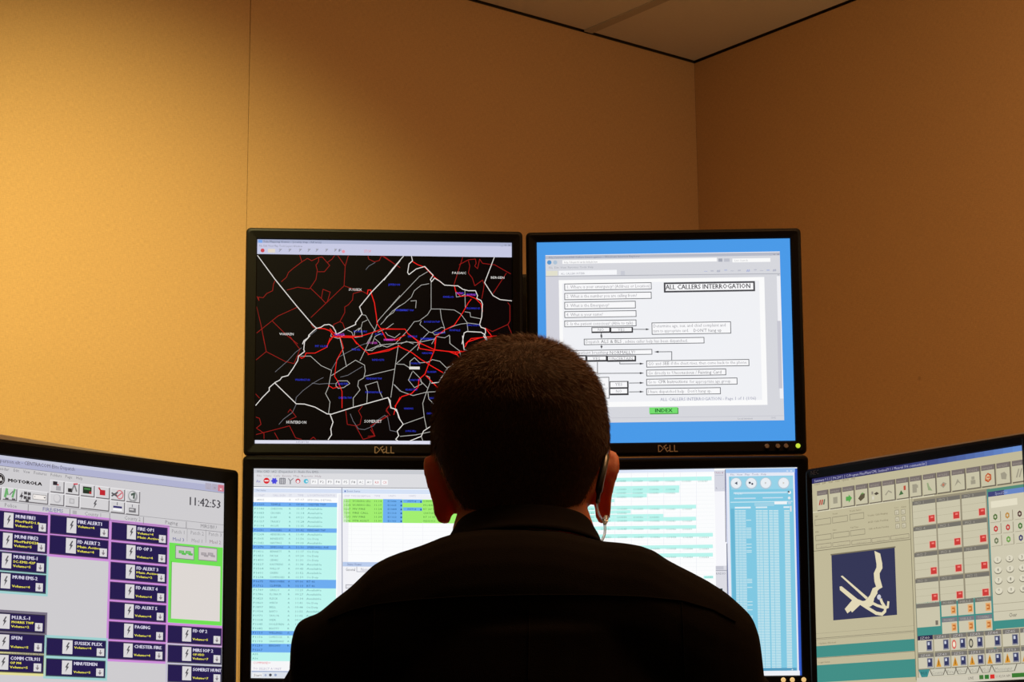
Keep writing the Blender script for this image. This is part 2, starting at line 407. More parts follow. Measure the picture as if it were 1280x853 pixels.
PA = [(321.8, 299.2), (639.6, 303.7), (640.3, 556.0), (318.6, 554.6)]
PB = [(671.0, 303.3), (987.3, 298.2), (994.1, 551.0), (674.1, 555.2)]
PC = [(317.4, 586.0), (642.6, 588.9), (640.4, 851.0), (313.7, 848.0)]
PD = [(673.7, 589.5), (996.3, 584.5), (1002.1, 844.5), (678.0, 848.4)]
PE = [(2.0, 569.4), (280.1, 604.7), (276.8, 868.8), (-8.4, 859.5)]
PF = [(1015.0, 599.0), (1277.7, 556.8), (1292.2, 848.7), (1022.2, 863.2)]
SW, SH = .376, .301
mA = monitor((-.1872, 3.0021, .6365), (.1005, .0892, -.002), SW, SH, .0165, .0172, .0180, 'black monitor showing a dark road map, above left of the man', False, M_BEZ)
mB = monitor((.2265, 3.0202, .6381), (-.0335, .0891, .0017), SW, SH, .0165, .0155, .0200, 'black monitor showing a questionnaire flowchart on blue, above right of the man', False, M_BEZ)
mC = monitor((-.1894, 3.0101, .2958), (-.0023, .1643, .0186), SW, SH, .0165, .0185, .0165, 'black monitor with unit list in turquoise rows, under the road map monitor', False, M_BEZ)
mD = monitor((.2265, 3.0411, .2969), (-.0342, .1588, -.0008), SW, SH, .0165, .0175, .0165, 'black monitor with turquoise bars and blue media window, under the flowchart monitor', False, M_BEZ)
mE = monitor((-.5432, 2.8454, .2762), (.8288, -.0125, .0014), SW+.036, SH, .025, .0215, .022, 'black angled monitor with grey radio console screen at far left', True, M_BEZ2, shift=-.018)
mF = monitor((.5452, 2.8350, .2740), (-.9022, -.0164, .0007), SW, SH, .0105, .0150, .020, 'black angled monitor with beige telephone screen and navy sketch at far right', True, M_BEZ2, rim=None)
dell(mA, -.0005, -.1645); dell(mB, .0005, -.1650); dell(mC, 0, -.1640); dell(mD, 0, -.1640)
knobs(mB, [.146, .162, .174, .1915], -.1585)
knobs(mA, [.146, .162, .174, .1915], -.1585, M_KNOB) if False else None
knobs(mC, [.146, .162, .174], -.1585, M_AMB, M_AMB)
knobs(mD, [.161, .174, .1905], -.1565, M_AMB, M_AMB)
def glint_strip(root, xs, hf, zt):      # glint along the bezel's top edge, built as a pale strip behind it
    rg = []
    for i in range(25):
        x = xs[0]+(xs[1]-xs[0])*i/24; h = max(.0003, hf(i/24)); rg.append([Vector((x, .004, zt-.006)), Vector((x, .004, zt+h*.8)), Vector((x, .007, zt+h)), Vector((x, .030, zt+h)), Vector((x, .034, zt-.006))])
    MB().loft(rg).build('edge_glint', M_GLINT, root)['label'] = 'pale strip shaped as the glint on the bezel top edge'
glint_strip(mE, (-.205, .150), lambda t: .0085*(1-t)**.9, .1505+.0215)
glint_strip(mF, (-.170, .190), lambda t: .0032*min(1, t*4)**.7, .1505+.0150)
lettering(mF, 'logo', 'NEC', -.1775, .1550, .0062, M_LOGOD, .016)

# ---- display of the road map monitor
A = Screen(PA, SW, SH, (6, 3, 4))
WH, GR, DR_, RD, BL, MG = (225, 220, 215), (150, 148, 150), (150, 26, 24), (238, 30, 26), (52, 62, 215), (200, 70, 190)
px = .72/318.
A.z(300, 280, 5.685)
for P in ([(125, 225), (250, 395), (400, 580), (520, 720), (545, 742)],
          [(1137, 262), (1070, 345), (935, 485), (850, 590), (868, 640), (822, 700), (822, 715), (750, 748), (720, 768), (685, 785), (678, 760), (660, 730), (635, 715), (600, 718), (575, 735), (545, 742), (520, 762), (490, 790), (485, 810), (455, 830), (445, 853)]): A.line(P, 1.5*px, WH, 6)
for P in ([(868, 645), (893, 650), (930, 715), (965, 765)], [(905, 683), (870, 700), (862, 735), (840, 760), (850, 740), (815, 765), (812, 800)], [(1137, 510), (980, 690), (965, 740), (900, 853)], [(1137, 580), (1110, 600), (1090, 630), (1045, 660), (1020, 695), (1000, 715)], [(765, 755), (795, 770), (805, 800)], [(1090, 708), (1050, 738), (980, 770)], [(650, 780), (645, 800), (700, 815), (740, 790)], [(860, 735), (870, 800), (815, 808)], [(1035, 770), (1050, 790), (1100, 810), (1137, 780)], [(940, 853), (960, 800), (1000, 780)]): A.line(P, .9*px, (180, 178, 172), 4)
for P in ([(545, 755), (490, 800), (460, 830)], [(895, 325), (915, 300), (960, 275)]): A.line(P, .8*px, (110, 112, 120), 4)
for P in ([(425, 222), (440, 270), (480, 245), (510, 262), (560, 238), (585, 235), (638, 295), (600, 340), (555, 340)], [(560, 238), (558, 270), (540, 292), (550, 330), (540, 395), (500, 455), (490, 462), (410, 450), (335, 470)], [(440, 270), (380, 315), (345, 345), (330, 380), (295, 410)], [(248, 405), (238, 430), (232, 475), (190, 495), (165, 525), (130, 520), (135, 545), (120, 515)], [(620, 275), (655, 250), (672, 225)], [(695, 225), (748, 300), (740, 440), (610, 565), (505, 665)], [(770, 225), (748, 300)], [(500, 455), (578, 530), (590, 465), (642, 485), (622, 550), (610, 565), (578, 530)], [(740, 440), (810, 465), (870, 480), (900, 495)], [(860, 480), (805, 495), (800, 540), (770, 575), (745, 590), (745, 630), (710, 695), (665, 715), (665, 750)], [(710, 695), (730, 705), (745, 745)], [(408, 592), (270, 655), (120, 775)], [(118, 590), (150, 720), (175, 853)], [(228, 688), (330, 790), (410, 853)], [(910, 228), (915, 250), (955, 270), (990, 260), (1005, 228)], [(1010, 228), (1090, 280), (1137, 310)], [(505, 712), (520, 735), (545, 742)]): A.line(P, 1.0*px, DR_, 3)
for P in ([(905, 500), (910, 470), (930, 470), (935, 500), (955, 560), (970, 660), (975, 710), (1000, 745), (1137, 748)], [(545, 742), (600, 745), (640, 760), (665, 795), (705, 805), (800, 805), (870, 795), (965, 765), (1000, 750)], [(665, 795), (640, 830), (625, 853)], [(800, 808), (830, 853)], [(1000, 745), (1040, 820), (1137, 825)], [(640, 745), (660, 770), (700, 795), (860, 800)]): A.line(P, 1.5*px, RD, 5)
def lab(S, x0, x1, y, t, col, h=13): S.text(x0, y, t, h, col, x1, 8)
lab(A, 772, 866, 475, 'SUSSEX', (235, 232, 228), 17); lab(A, 280, 383, 791, 'WARREN', (235, 232, 228), 17)
for a in ((808, 905, 771, 'ROXBURY'), (675, 745, 796, 'NETCONG'), (1055, 1137, 438, 'JEFFERSON'), (1105, 1190, 618, 'ROCKAWAY'), (960, 1020, 790, 'DOVER')): lab(A, *a, BL)
lab(A, 1020, 1090, 830, 'WHARTON', MG); lab(A, 670, 740, 790, 'STANHOPE', MG)
A.z(480, 280, 5.685)
for P in ([(195, 228), (203, 262), (178, 285), (168, 345), (178, 360), (230, 320), (290, 303), (320, 335), (350, 365), (330, 395), (338, 412), (360, 385), (400, 410), (430, 435), (500, 440), (525, 440), (560, 465), (600, 475), (650, 475), (665, 510), (660, 530), (690, 545), (700, 570), (695, 660), (680, 715), (690, 735), (720, 745), (722, 775), (712, 785), (735, 825), (790, 853)], [(720, 790), (690, 770), (590, 765), (570, 775), (555, 853)]): A.line(P, 1.4*px, WH, 6)
for P in ([(785, 235), (715, 418), (775, 510), (825, 538), (908, 547)], [(140, 228), (60, 320), (0, 400)]): A.line(P, 1.3*px, WH, 6)
for P in ([(310, 340), (250, 375), (0, 640)], [(335, 405), (335, 605), (310, 645), (250, 690), (215, 695), (170, 755), (80, 853)], [(335, 605), (400, 605), (500, 612), (545, 640), (590, 700), (597, 760)], [(400, 605), (408, 670), (430, 740), (430, 770), (360, 790), (345, 770), (410, 735), (430, 740)], [(255, 715), (320, 768), (350, 775)], [(320, 768), (250, 840)], [(265, 690), (255, 715)], [(320, 425), (265, 435), (215, 475), (195, 520), (150, 560), (110, 585), (60, 620), (0, 690)], [(190, 548), (230, 545), (225, 598)], [(575, 470), (578, 600), (560, 630)], [(510, 480), (515, 520), (545, 515), (578, 500)], [(575, 625), (612, 630), (615, 660), (690, 675)], [(440, 750), (500, 725), (545, 712), (600, 705), (680, 715)], [(470, 853), (465, 790), (430, 810), (370, 800)], [(340, 853), (370, 800)], [(120, 853), (160, 835), (210, 853)]): A.line(P, .9*px, (178, 176, 172), 4)
for P in ([(203, 268), (240, 290), (290, 308), (355, 375), (430, 435), (500, 440), (510, 480), (545, 515), (600, 510), (650, 530), (690, 570), (700, 620)], [(620, 535), (600, 560), (560, 630), (500, 720), (430, 755), (370, 800), (360, 853)], [(0, 748), (150, 748), (170, 780), (240, 830), (265, 853)], [(580, 853), (620, 815), (720, 805), (800, 795)], [(720, 740), (760, 790), (790, 853)], [(80, 825), (150, 790)]): A.line(P, 1.4*px, RD, 5)
for P in ([(560, 235), (495, 440)], [(535, 290), (600, 255), (650, 250), (655, 280), (645, 300), (665, 318), (680, 250), (700, 280), (770, 290), (785, 290), (900, 355)], [(600, 262), (610, 300), (600, 350), (628, 385), (645, 440), (700, 400), (712, 430), (705, 480), (695, 530)], [(870, 350), (775, 495)], [(880, 560), (895, 580), (895, 690), (880, 715), (770, 765), (720, 740)], [(880, 715), (905, 775)], [(870, 800), (820, 840)], [(0, 230), (75, 285)]): A.line(P, 1.0*px, DR_, 3)
lab(A, 483, 585, 356, 'PASSAIC', (235, 232, 228), 16); lab(A, 758, 857, 389, 'BERGEN', (235, 232, 228), 16)
for a in ((420, 495, 525, 'KINNELON'), (515, 570, 498, 'BUTLER'), (585, 655, 508, 'RIVERDALE'), (585, 682, 606, 'PEQUANNOCK'), (90, 212, 620, 'ROCKAWAY TWP'), (285, 397, 702, 'BOONTON TWP'), (590, 682, 726, 'LINCOLN PK'), (465, 542, 762, 'MONTVILLE'), (360, 435, 780, 'BOONTON'), (170, 236, 806, 'DENVILLE'), (260, 340, 823, 'MTN LAKES')): lab(A, *a, BL)
lab(A, 590, 650, 510, 'BLOOMDALE', MG); lab(A, 520, 560, 500, 'BTLR', MG); lab(A, 10, 80, 830, 'WHARTON', MG)
A.z(300, 420, 5.33)
for P in ([(465, 0), (430, 40), (425, 90), (430, 105), (390, 135), (385, 165), (355, 215), (320, 265), (280, 275), (265, 295), (235, 310), (195, 345), (195, 365), (150, 410), (105, 463)], [(230, 312), (375, 453), (430, 455), (500, 475), (580, 520), (610, 522), (750, 478), (850, 450), (985, 412), (1000, 430), (1005, 480), (1030, 488), (1050, 510), (1066, 560)], [(600, 522), (620, 575), (605, 620), (610, 660), (588, 692)]): A.line(P, 1.5*px, WH, 6)
for P in ([(405, 135), (470, 135), (540, 198), (610, 230), (590, 340), (570, 385), (600, 440), (590, 520)], [(610, 265), (770, 162), (830, 195), (835, 235), (825, 280), (790, 300), (785, 335), (800, 360), (755, 415), (755, 478)], [(665, 10), (710, 205)], [(880, 0), (800, 165)], [(830, 270), (1030, 222)], [(1055, 60), (1005, 410)], [(845, 450), (850, 370), (835, 330), (915, 305), (930, 370), (950, 412)], [(640, 318), (655, 300), (715, 300), (732, 318), (690, 345), (655, 350), (640, 335), (640, 318)], [(830, 95), (880, 98), (910, 75), (940, 70), (930, 45), (900, 20)], [(930, 60), (980, 75), (1040, 50)]): A.line(P, 1.0*px, (180, 178, 172), 4)
for P in ([(370, 440), (375, 410), (420, 365), (480, 320), (530, 290), (555, 278)], [(480, 315), (530, 322), (570, 318), (640, 318)], [(670, 275), (720, 262), (815, 205)], [(235, 240), (320, 165), (370, 110), (410, 80)], [(375, 455), (350, 510), (290, 555), (260, 590)], [(735, 520), (755, 570), (790, 620), (830, 625), (890, 600), (920, 560), (965, 530), (985, 545), (1000, 630), (1045, 640)], [(1020, 320), (1066, 370)], [(610, 225), (660, 140), (800, 65), (840, 50)]): A.line(P, .8*px, (115, 115, 122), 3)
for P in ([(390, 130), (410, 150), (430, 140), (440, 115), (500, 115), (580, 75), (600, 15)], [(665, 0), (690, 80), (645, 160), (630, 270), (650, 300), (680, 370), (680, 480)], [(745, 10), (800, 70), (860, 123), (990, 100), (1066, 65)], [(1066, 410), (1040, 460), (1025, 525)], [(590, 330), (620, 350), (655, 340)], [(610, 8), (750, 12)]): A.line(P, 1.2*px, RD, 5)
for P in ([(155, 0), (175, 105), (108, 160)], [(175, 105), (300, 170), (360, 185), (400, 90), (330, 0)], [(105, 388), (130, 415)], [(108, 542), (130, 550), (140, 590), (110, 615), (160, 650), (160, 685)], [(108, 658), (330, 600), (370, 680), (410, 690)], [(320, 510), (335, 490), (375, 540), (330, 560)], [(230, 645), (255, 690)], [(705, 500), (715, 590), (770, 600), (820, 690), (900, 668), (870, 625)], [(815, 470), (790, 500), (810, 540), (800, 590), (770, 600)], [(985, 530), (870, 600)], [(1000, 460), (975, 490), (1000, 530)], [(470, 690), (490, 675), (505, 690)]): A.line(P, 1.0*px, DR_, 3)
lab(A, 308, 443, 585, 'HUNTERDON', (235, 232, 228), 19); lab(A, 828, 945, 579, 'SOMERSET', (235, 232, 228), 19)
for a in ((500, 585, 75, 'MT OLIVE'), (368, 466, 299, 'WASHINGTON'), (655, 746, 419, 'CHESTER TWP'), (650, 720, 326, 'CHESTER'), (880, 960, 166, 'RANDOLPH'), (840, 946, 291, 'MENDHAM TWP'), (835, 948, 382, 'MENDHAM BORO'), (745, 802, 97, 'MINE HILL')): lab(A, *a, BL)
lab(A, 850, 915, 53, 'DOVER', MG); lab(A, 960, 1020, 33, 'VICTORY', MG)
A.z(460, 420, 5.33)
for P in ([(630, 0), (640, 90), (670, 105), (655, 140), (625, 155), (600, 165), (530, 215), (470, 310), (425, 315)], [(135, 412), (155, 480), (190, 490), (205, 545), (235, 590), (195, 635), (205, 665), (185, 690), (200, 700)], [(280, 700), (355, 670), (370, 635), (415, 605), (425, 590)], [(770, 0), (800, 45), (855, 55)]): A.line(P, 1.4*px, WH, 6)
for P in ([(545, 0), (545, 50), (610, 100), (620, 145)], [(190, 188), (240, 190), (280, 215)], [(190, 185), (350, 40), (330, 95)], [(280, 210), (280, 170), (310, 145), (345, 180), (400, 175), (430, 158), (480, 170), (525, 215)], [(175, 325), (220, 370), (300, 398), (390, 375), (415, 310), (410, 275), (385, 265)], [(390, 375), (365, 450), (375, 540), (390, 615)], [(230, 592), (375, 540)], [(215, 670), (320, 660), (415, 640)], [(295, 240), (270, 295), (310, 345), (360, 320), (350, 285), (300, 235)], [(390, 375), (455, 372)], [(400, 380), (405, 420), (440, 455)], [(355, 670), (365, 698)], [(0, 95), (80, 60), (205, 50), (260, 40), (330, 45), (450, 20)], [(350, 300), (400, 350), (390, 375)]): A.line(P, 1.0*px, (180, 178, 172), 4)
A.r(275, 205, 345, 18, WH, 6)
for P in ([(0, 125), (140, 90), (205, 70), (290, 110), (350, 155), (430, 205), (500, 245)], [(300, 10), (350, 50), (450, 95), (580, 108), (625, 105), (675, 100), (750, 40), (830, 5)], [(455, 0), (445, 90), (400, 200), (380, 255), (340, 290), (335, 340), (290, 385), (225, 405), (180, 470)], [(385, 265), (440, 320), (470, 350)], [(330, 40), (345, 85), (440, 100)], [(645, 75), (665, 40), (750, 12)], [(580, 110), (620, 155)], [(440, 92), (540, 105), (590, 125), (620, 100)]): A.line(P, 1.5*px, RD, 5)
for P in ([(140, 470), (120, 500), (145, 525)], [(135, 535), (20, 600), (45, 665), (0, 670)]): A.line(P, 1.0*px, DR_, 3)
for a in ((360, 430, 121, 'HANOVER'), (285, 350, 189, 'MORRIS PL'), (395, 455, 246, 'FLORHAM'), (275, 345, 300, 'MORRISTOWN'), (250, 330, 365, 'MORRIS TWP'), (240, 302, 490, 'HARDING'), (410, 450, 421, 'MADISON'), (390, 440, 523, 'CHATHAM'), (250, 320, 640, 'LONG HILL'), (350, 440, 25, 'PARSIPPANY'), (515, 535, 246, 'EH')): lab(A, *a, BL, 12)
A.z(0, 0, 1)
A.r(321.8, 299, 640, 18.6, (198, 200, 226), 9); A.r(321.8, 299, 640, 4.6, (170, 176, 205), 10); A.r(323, 300, 328, 3.6, (120, 165, 235), 11)
A.text(329, 303.2, 'Tele Mapping Viewer - (county map - full area)', 2.4, (95, 100, 125), 402, 12); A.text(324, 308.4, 'File Edit View Map Tools Layers Window', 2.3, (130, 132, 150), 378, 12)
A.disc(328.3, 313.2, 2.5, (205, 70, 80), 12); A.r(335, 311.2, 344, 4.6, (225, 215, 200), 11)
for i, x in enumerate((349, 361, 374, 385, 395, 407, 418)):
    A.line([(x, 314.6), (x+3, 311.4)], .8*px, (120, 120, 130), 12); A.disc(x+1, 312, 1.2, (170, 172, 185), 11)
A.text(423, 315, 'F', 3.4, (40, 40, 50), 427, 12); A.disc(429.3, 314.6, 2, (235, 150, 165), 11); A.text(455, 316, 'STOP', 3.4, (235, 130, 140), 464, 12)
A.text(626, 307.6, '_ o x', 3, (110, 112, 125), 638, 12)
A.r(318, 550.4, 641, 4.6, (222, 222, 238), 9); A.text(370, 554, 'X: 471028 Y: 7320', 2.4, (120, 122, 140), 386, 12)
A.build(mA)
for o in (): pass

# ---- display of the flowchart monitor
B = Screen(PB, SW, SH, (74, 154, 232)); pb = 1/318.
LN, TX = (95, 97, 102), (150, 150, 156)
B.z(0, 0, 1); B.r(681.7, 319.6, 974.8, 210, (214, 215, 221), 1); B.r(681.7, 319.6, 974.8, 4.4, (182, 186, 200), 2)
B.text(686, 323.4, 'File://server/emd/All Callers Interrogation - Windows Internet Explorer', 2.4, (130, 135, 155), 800, 4)
B.r(681.7, 319.2, 974.8, .9, (240, 240, 243), 3); B.disc(686.6, 328.2, 2.8, (90, 150, 205), 3); B.disc(694, 328.2, 2.6, (175, 195, 215), 3)
B.r(703, 325.4, 896, 4.6, (252, 252, 252), 2); B.text(705, 329.3, 'http://dispatch/cards/default.htm', 2.5, (150, 150, 160), 747, 4)
B.r(915.5, 323.4, 963, 4.8, (250, 250, 250), 2); B.r(898, 323.4, 903, 4, (165, 168, 180), 2); B.r(905, 323.4, 912, 4, (190, 192, 202), 2); B.text(918, 327, 'Live Search', 2.4, (185, 185, 190), 935, 4)
B.text(686, 336, 'File  Edit  View  Favorites  Tools  Help', 2.4, (160, 162, 170), 742, 4); B.r(683, 339, 697, 6, (226, 224, 205), 2)
B.r(698.4, 338.6, 771, 6, (246, 247, 250), 2); B.text(701, 343.6, 'ALL CALLERS INTERR', 2.5, (150, 152, 165), 731, 4); B.r(776, 339, 781, 5.6, (200, 202, 212), 2)
for i, x in enumerate((880, 888, 896, 905, 913, 922, 933, 942, 950, 958, 966)): B.text(x, 340.5-i*.12, '~=#*'[i % 4], 3, (150, 155, 180) if i % 3 else (130, 150, 215), x+4.5, 4)
B.line([(682, 345.6), (975, 342.3)], .7*pb, (160, 162, 172), 3); B.r(682, 346, 698.4, 183, (210, 210, 219), 2)
B.r(698.4, 350.4, 955.4, 159.5, (251, 251, 251), 2); B.r(703, 354.5, 949, 149, (240, 241, 245), 3)
def bx(x0, y0, x1, h, t=.9, col=LN, **k): return B.frame(x0, y0, x1, h, t*pb, col, 5, fill=(248, 248, 250), **k)
def tw(x, y, t, x1, h=22, col=TX): B.text(x, y, t, h, col, x1, 7)
B.z(650, 280, 5.685)
bx(315, 425, 935, 50); tw(330, 460, '1. Where is your emergency? (Address or Location)', 925)
bx(315, 492, 935, 50); tw(330, 526, '2. What is the number you are calling from?', 832)
bx(315, 555, 822, 53); tw(330, 592, '3. What is the Emergency?', 635)
bx(315, 622, 827, 47); tw(330, 657, '4. What is your name?', 590)
bx(315, 688, 827, 47); tw(330, 722, '5. Is the patient conscious? (Able to talk)', 805)
bx(508, 735, 643, 42, 1, tb=2.0*pb, tr=1.6*pb, col=(60, 60, 64)); tw(552, 763, 'NO', 598, 20); bx(643, 735, 803, 42, 1, tb=2.0*pb, tr=1.8*pb, col=(60, 60, 64)); tw(695, 763, 'YES', 745, 20)
B.line([(805, 750), (900, 750)], .9*pb, LN, 6); B.poly([(895, 743), (922, 750), (895, 757)], (50, 50, 55), 6)
bx(935, 702, 1499, 86); tw(947, 737, 'Determine age, sex, and chief complaint and', 1463); tw(947, 772, 'turn to appropriate card.', 1200); tw(1232, 769, "DON'T hang up", 1434, 22, (125, 125, 130))
B.line([(578, 777), (578, 800)], .9*pb, LN, 6); B.poly([(570, 788), (586, 788), (578, 810)], (50, 50, 55), 6)
B.z(820, 280, 5.685)
bx(55, 417, 703, 72, 2.2, col=(75, 75, 80)); B.text(68, 466, 'ALL CALLERS INTERROGATION', 33, (75, 75, 80), 672, 7); B.text(70, 466, 'ALL CALLERS INTERROGATION', 33, (75, 75, 80), 674, 7)
B.r(858, 372, 884, 870, (240, 240, 244), 4); B.r(860, 690, 886, 480, (200, 200, 210), 5); B.text(865, 366, 'x', 10, (120, 120, 130), 875, 6); B.text(805, 222, '_ o x', 12, (130, 125, 135), 878, 6)
B.z(690, 420, 5.33)
bx(212, 20, 1015, 42); tw(224, 50, 'Dispatch', 316, 21); tw(326, 49, 'ALS & BLS', 465, 22, (115, 115, 120)); tw(474, 48, ', advise caller help has been dispatched.', 905, 21)
B.line([(330, 0), (330, 10)], .9*pb, LN, 6); B.poly([(322, 3), (338, 3), (330, 18)], (50, 50, 55), 6); B.line([(330, 62), (330, 75)], .9*pb, LN, 6); B.poly([(322, 68), (338, 68), (330, 86)], (50, 50, 55), 6)
bx(60, 97, 668, 37); tw(75, 124, '6. Is the patient breathing', 375, 20); tw(384, 122, 'NORMALLY?', 555, 21, (120, 120, 125))
for x0, x1, t, a, b in ((100, 231, 'NO', 140, 180), (231, 368, 'YES', 270, 322), (368, 560, 'UNCERTAIN', 383, 540)): bx(x0, 134, x1, 40, 1, tb=2.2*pb, tr=1.8*pb, col=(60, 60, 64)); tw(a, 163, t, b, 20)
B.line([(452, 176), (452, 187), (600, 186)], .9*pb, LN, 6); B.poly([(585, 179), (614, 186), (585, 193)], (50, 50, 55), 6)
B.line([(303, 176), (303, 251), (600, 249)], .9*pb, LN, 6); B.poly([(585, 242), (614, 249), (585, 256)], (50, 50, 55), 6)
B.line([(798, 160), (798, 106), (700, 107)], .9*pb, LN, 6); B.poly([(710, 100), (680, 107), (710, 114)], (50, 50, 55), 6)
bx(628, 165, 1314, 46); tw(640, 196, 'GO', 680, 20); tw(690, 195, 'and', 728, 20); tw(738, 194, 'SEE', 782, 21, (120, 120, 125)); tw(792, 193, 'if the chest rises, then come back to the phone', 1297, 20)
bx(628, 226, 1160, 44); tw(640, 258, 'Go directly to', 790, 20); tw(798, 256, 'Unconscious / Fainting Card', 1130, 21, (120, 120, 125))
bx(628, 287, 1235, 46); tw(640, 318, 'Go to', 695, 20); tw(706, 317, 'CPR Instructions', 905, 21, (120, 120, 125)); tw(918, 315, 'for appropriate age group.', 1197, 20)
bx(628, 350, 1124, 46); tw(640, 382, "I have dispatched help.  Don't hang up.", 1065, 20)
bx(250, 276, 381, 144, .9); tw(290, 330, 'Is the', 355, 18); tw(290, 362, 'breath?', 372, 18)
bx(383, 303, 510, 46, 1, tr=1.8*pb, col=(60, 60, 64)); tw(420, 333, 'YES', 470, 19); bx(383, 349, 510, 48, 1, tb=2.2*pb, tr=1.8*pb, col=(60, 60, 64)); tw(425, 379, 'NO', 466, 19)
for y in (315, 374): B.line([(515, y), (600, y-1)], .9*pb, LN, 6); B.poly([(585, y-8), (614, y-1), (585, y+6)], (50, 50, 55), 6)
B.text(722, 434, 'ALL CALLERS INTERROGATION - Page 1 of 1 (1/06)', 20, (150, 152, 175), 1362, 7)
B.r(652, 482, 842, 42, (70, 150, 60), 4); B.r(648, 478, 836, 40, (118, 222, 112), 5); B.text(684, 510, 'INDEX', 24, (25, 95, 40), 802, 7); B.text(686, 510, 'INDEX', 24, (25, 95, 40), 804, 7)
B.z(820, 420, 5.33)
B.r(-400, 548, 852, 2.5, (190, 190, 200), 3); B.text(545, 558, 'Local intranet', 12, (150, 152, 165), 645, 6); B.text(765, 552, '100%', 11, (150, 152, 165), 800, 6)
B.build(mB)

# ---- display of the unit list monitor
C = Screen(PC, SW, SH, (252, 253, 254)); pc = 1/326.
C.z(0, 0, 1); C.r(315, 585.5, 643, 23, (220, 220, 224), 1); C.r(318, 586.8, 643, 4.6, (200, 202, 208), 2)
C.text(321, 591, 'Win CAD  v4.2  (Dispatcher 3 - Radio Fire EMS)', 2.8, (120, 122, 130), 398, 4); C.text(321, 596, 'File  Units  Calls  Events  Map  Reports  Help', 2.3, (165, 150, 158), 402, 4)
C.line([(315, 608.6), (643, 612)], .8*pc, (130, 132, 145), 3)
C.z(300, 575, 8.12)
C.text(163, 230, 'Ax', 26, (100, 100, 190), 208, 4); C.disc(269, 213, 31, (218, 40, 48), 4); C.r(249, 207, 289, 12, (245, 240, 240), 5)
C.disc(348, 215, 27, (95, 95, 225), 4)
for a in range(6): C.line([(348, 215), (348+30*cos(a*pi/3), 215+30*sin(a*pi/3))], 1.3*pc, (70, 70, 215), 5)
C.frame(400, 185, 462, 62, 1*pc, (120, 120, 130), 4); C.line([(420, 185), (420, 247)], .8*pc, (120, 120, 130), 4); C.line([(440, 185), (440, 247)], .8*pc, (120, 120, 130), 4); C.line([(400, 205), (462, 205)], .8*pc, (120, 120, 130), 4); C.line([(400, 226), (462, 226)], .8*pc, (120, 120, 130), 4)
C.line([(492, 190), (510, 215), (540, 190)], 1*pc, (130, 130, 135), 4); C.r(506, 210, 516, 38, (120, 120, 125), 4)
C.disc(588, 216, 25, (205, 60, 70), 4); C.disc(588, 222, 16, (230, 230, 235), 5); C.disc(670, 218, 24, (90, 190, 215), 4); C.disc(678, 220, 10, (225, 240, 245), 5)
for i, t in enumerate(('F1', 'F2', 'F3', 'F4', 'F5', 'F8', 'AC', 'AU', 'RX', 'CX')):
    x = 722+i*79.5; y = 198+i*.8; C.r(x, y, x+62, 50, (250, 250, 251), 3); C.text(x+10, y+38, t, 25, (90, 92, 100) if i < 8 else (200, 60, 70), x+52, 5)
C.r(140, 290, 1037, 42, (214, 224, 244), 1); C.text(160, 318, 'Unit Status', 18, (120, 130, 160), 262, 4)
C.r(140, 335, 985, 44, (232, 234, 242), 2)
for x, t, x1 in ((185, 'UNIT', 250), (330, 'CALL SIGN', 460), (495, 'ST', 525), (585, 'TIME', 645), (685, 'LOCATION/STATUS', 965)): C.text(x, 370, t, 18, (185, 185, 205), x1, 4)
C.text(170, 414, '#BASE', 18, (165, 165, 175), 245, 4); C.text(495, 414, 'A', 18, (165, 165, 175), 515, 4); C.text(560, 414, '07:17', 18, (165, 165, 175), 650, 4); C.text(683, 418, 'SPECIAL DETAIL', 18, (165, 165, 175), 930, 4)
blue = {0, 6, 10, 18, 19, 30, 33, 34}; names = ['TEMPLE', 'CHESSON', 'CRONIN', 'DORF', 'TRASKY', 'WOLFE', 'WALKERS', 'HENDERSON', 'BENEDETS', 'HASTING', 'SIMPSONS', 'BENNETT', 'FAULK', 'GEARS', 'KASTRENS', 'WALLOP', 'GREEN', 'COMPASSED', 'MEADOWBRK', 'CLIPPER', 'GRILLO', 'FLORA M', 'FLECK', 'WERTH', 'BELL', 'BARTO', 'TAYLOR', 'WEIR', 'HOSLEYBEN', 'BEATTY', 'WELLINGS', 'COMSTOCK', 'GRAMPIANS', 'BENCHKY', '', '', '']
places = {0: 'CHESTER TWP', 6: 'MENDHAM TWP', 10: 'SPEEDWELL AVE', 18: 'RT 46', 19: 'RT 46'}
duty = {8, 11, 12, 13, 17, 23, 24}
y0 = 430; rp = 43.45
u0, v0 = C.uv(140, y0); u1 = C.u_at(v0, 985); vp = C.v_at(u0, y0+rp*10)-v0; vp /= 10
for i in range(37):
    va, vb = v0+i*vp, v0+(i+1)*vp; bcol = (110, 172, 240) if i in blue else (190, 245, 238)
    C.ruv(-.01, va, u1, vb+.0004, bcol, 2); ty = y0+rp*i+32; col = (25, 70, 130) if i in blue else (95, 160, 160)
    x = 145-i*.55
    C.text(x, ty, 'P1%03d' % ((9+i*37) % 1000) if i < 35 else 'A%d' % i, 19, col, x+102 if i < 35 else x+60, 5)
    if i < 34:
        C.text(x+165, ty+1, names[i], 19, col, x+165+17*len(names[i]), 5); C.text(x+352, ty+1, 'AR'[i % 2], 18, col, x+372, 5)
        C.text(x+425, ty+2, '%02d:%02d' % (11 if i % 3 else 9, (i*7) % 60), 19, col, x+508, 5)
        t = places.get(i, 'On Duty' if i in duty else 'Available' if i not in blue else 'MORRISTOWN'); C.text(x+540, ty+3, t, 19, col, x+540+17*len(t), 5)
va = v0+37*vp; C.ruv(-.01, va, u1, 1, (246, 246, 248), 1)
C.ruv(u1+.005, v0-2*vp, u1+.045, .93, (240, 240, 246), 2)
C.z(300, 765, 9.69)
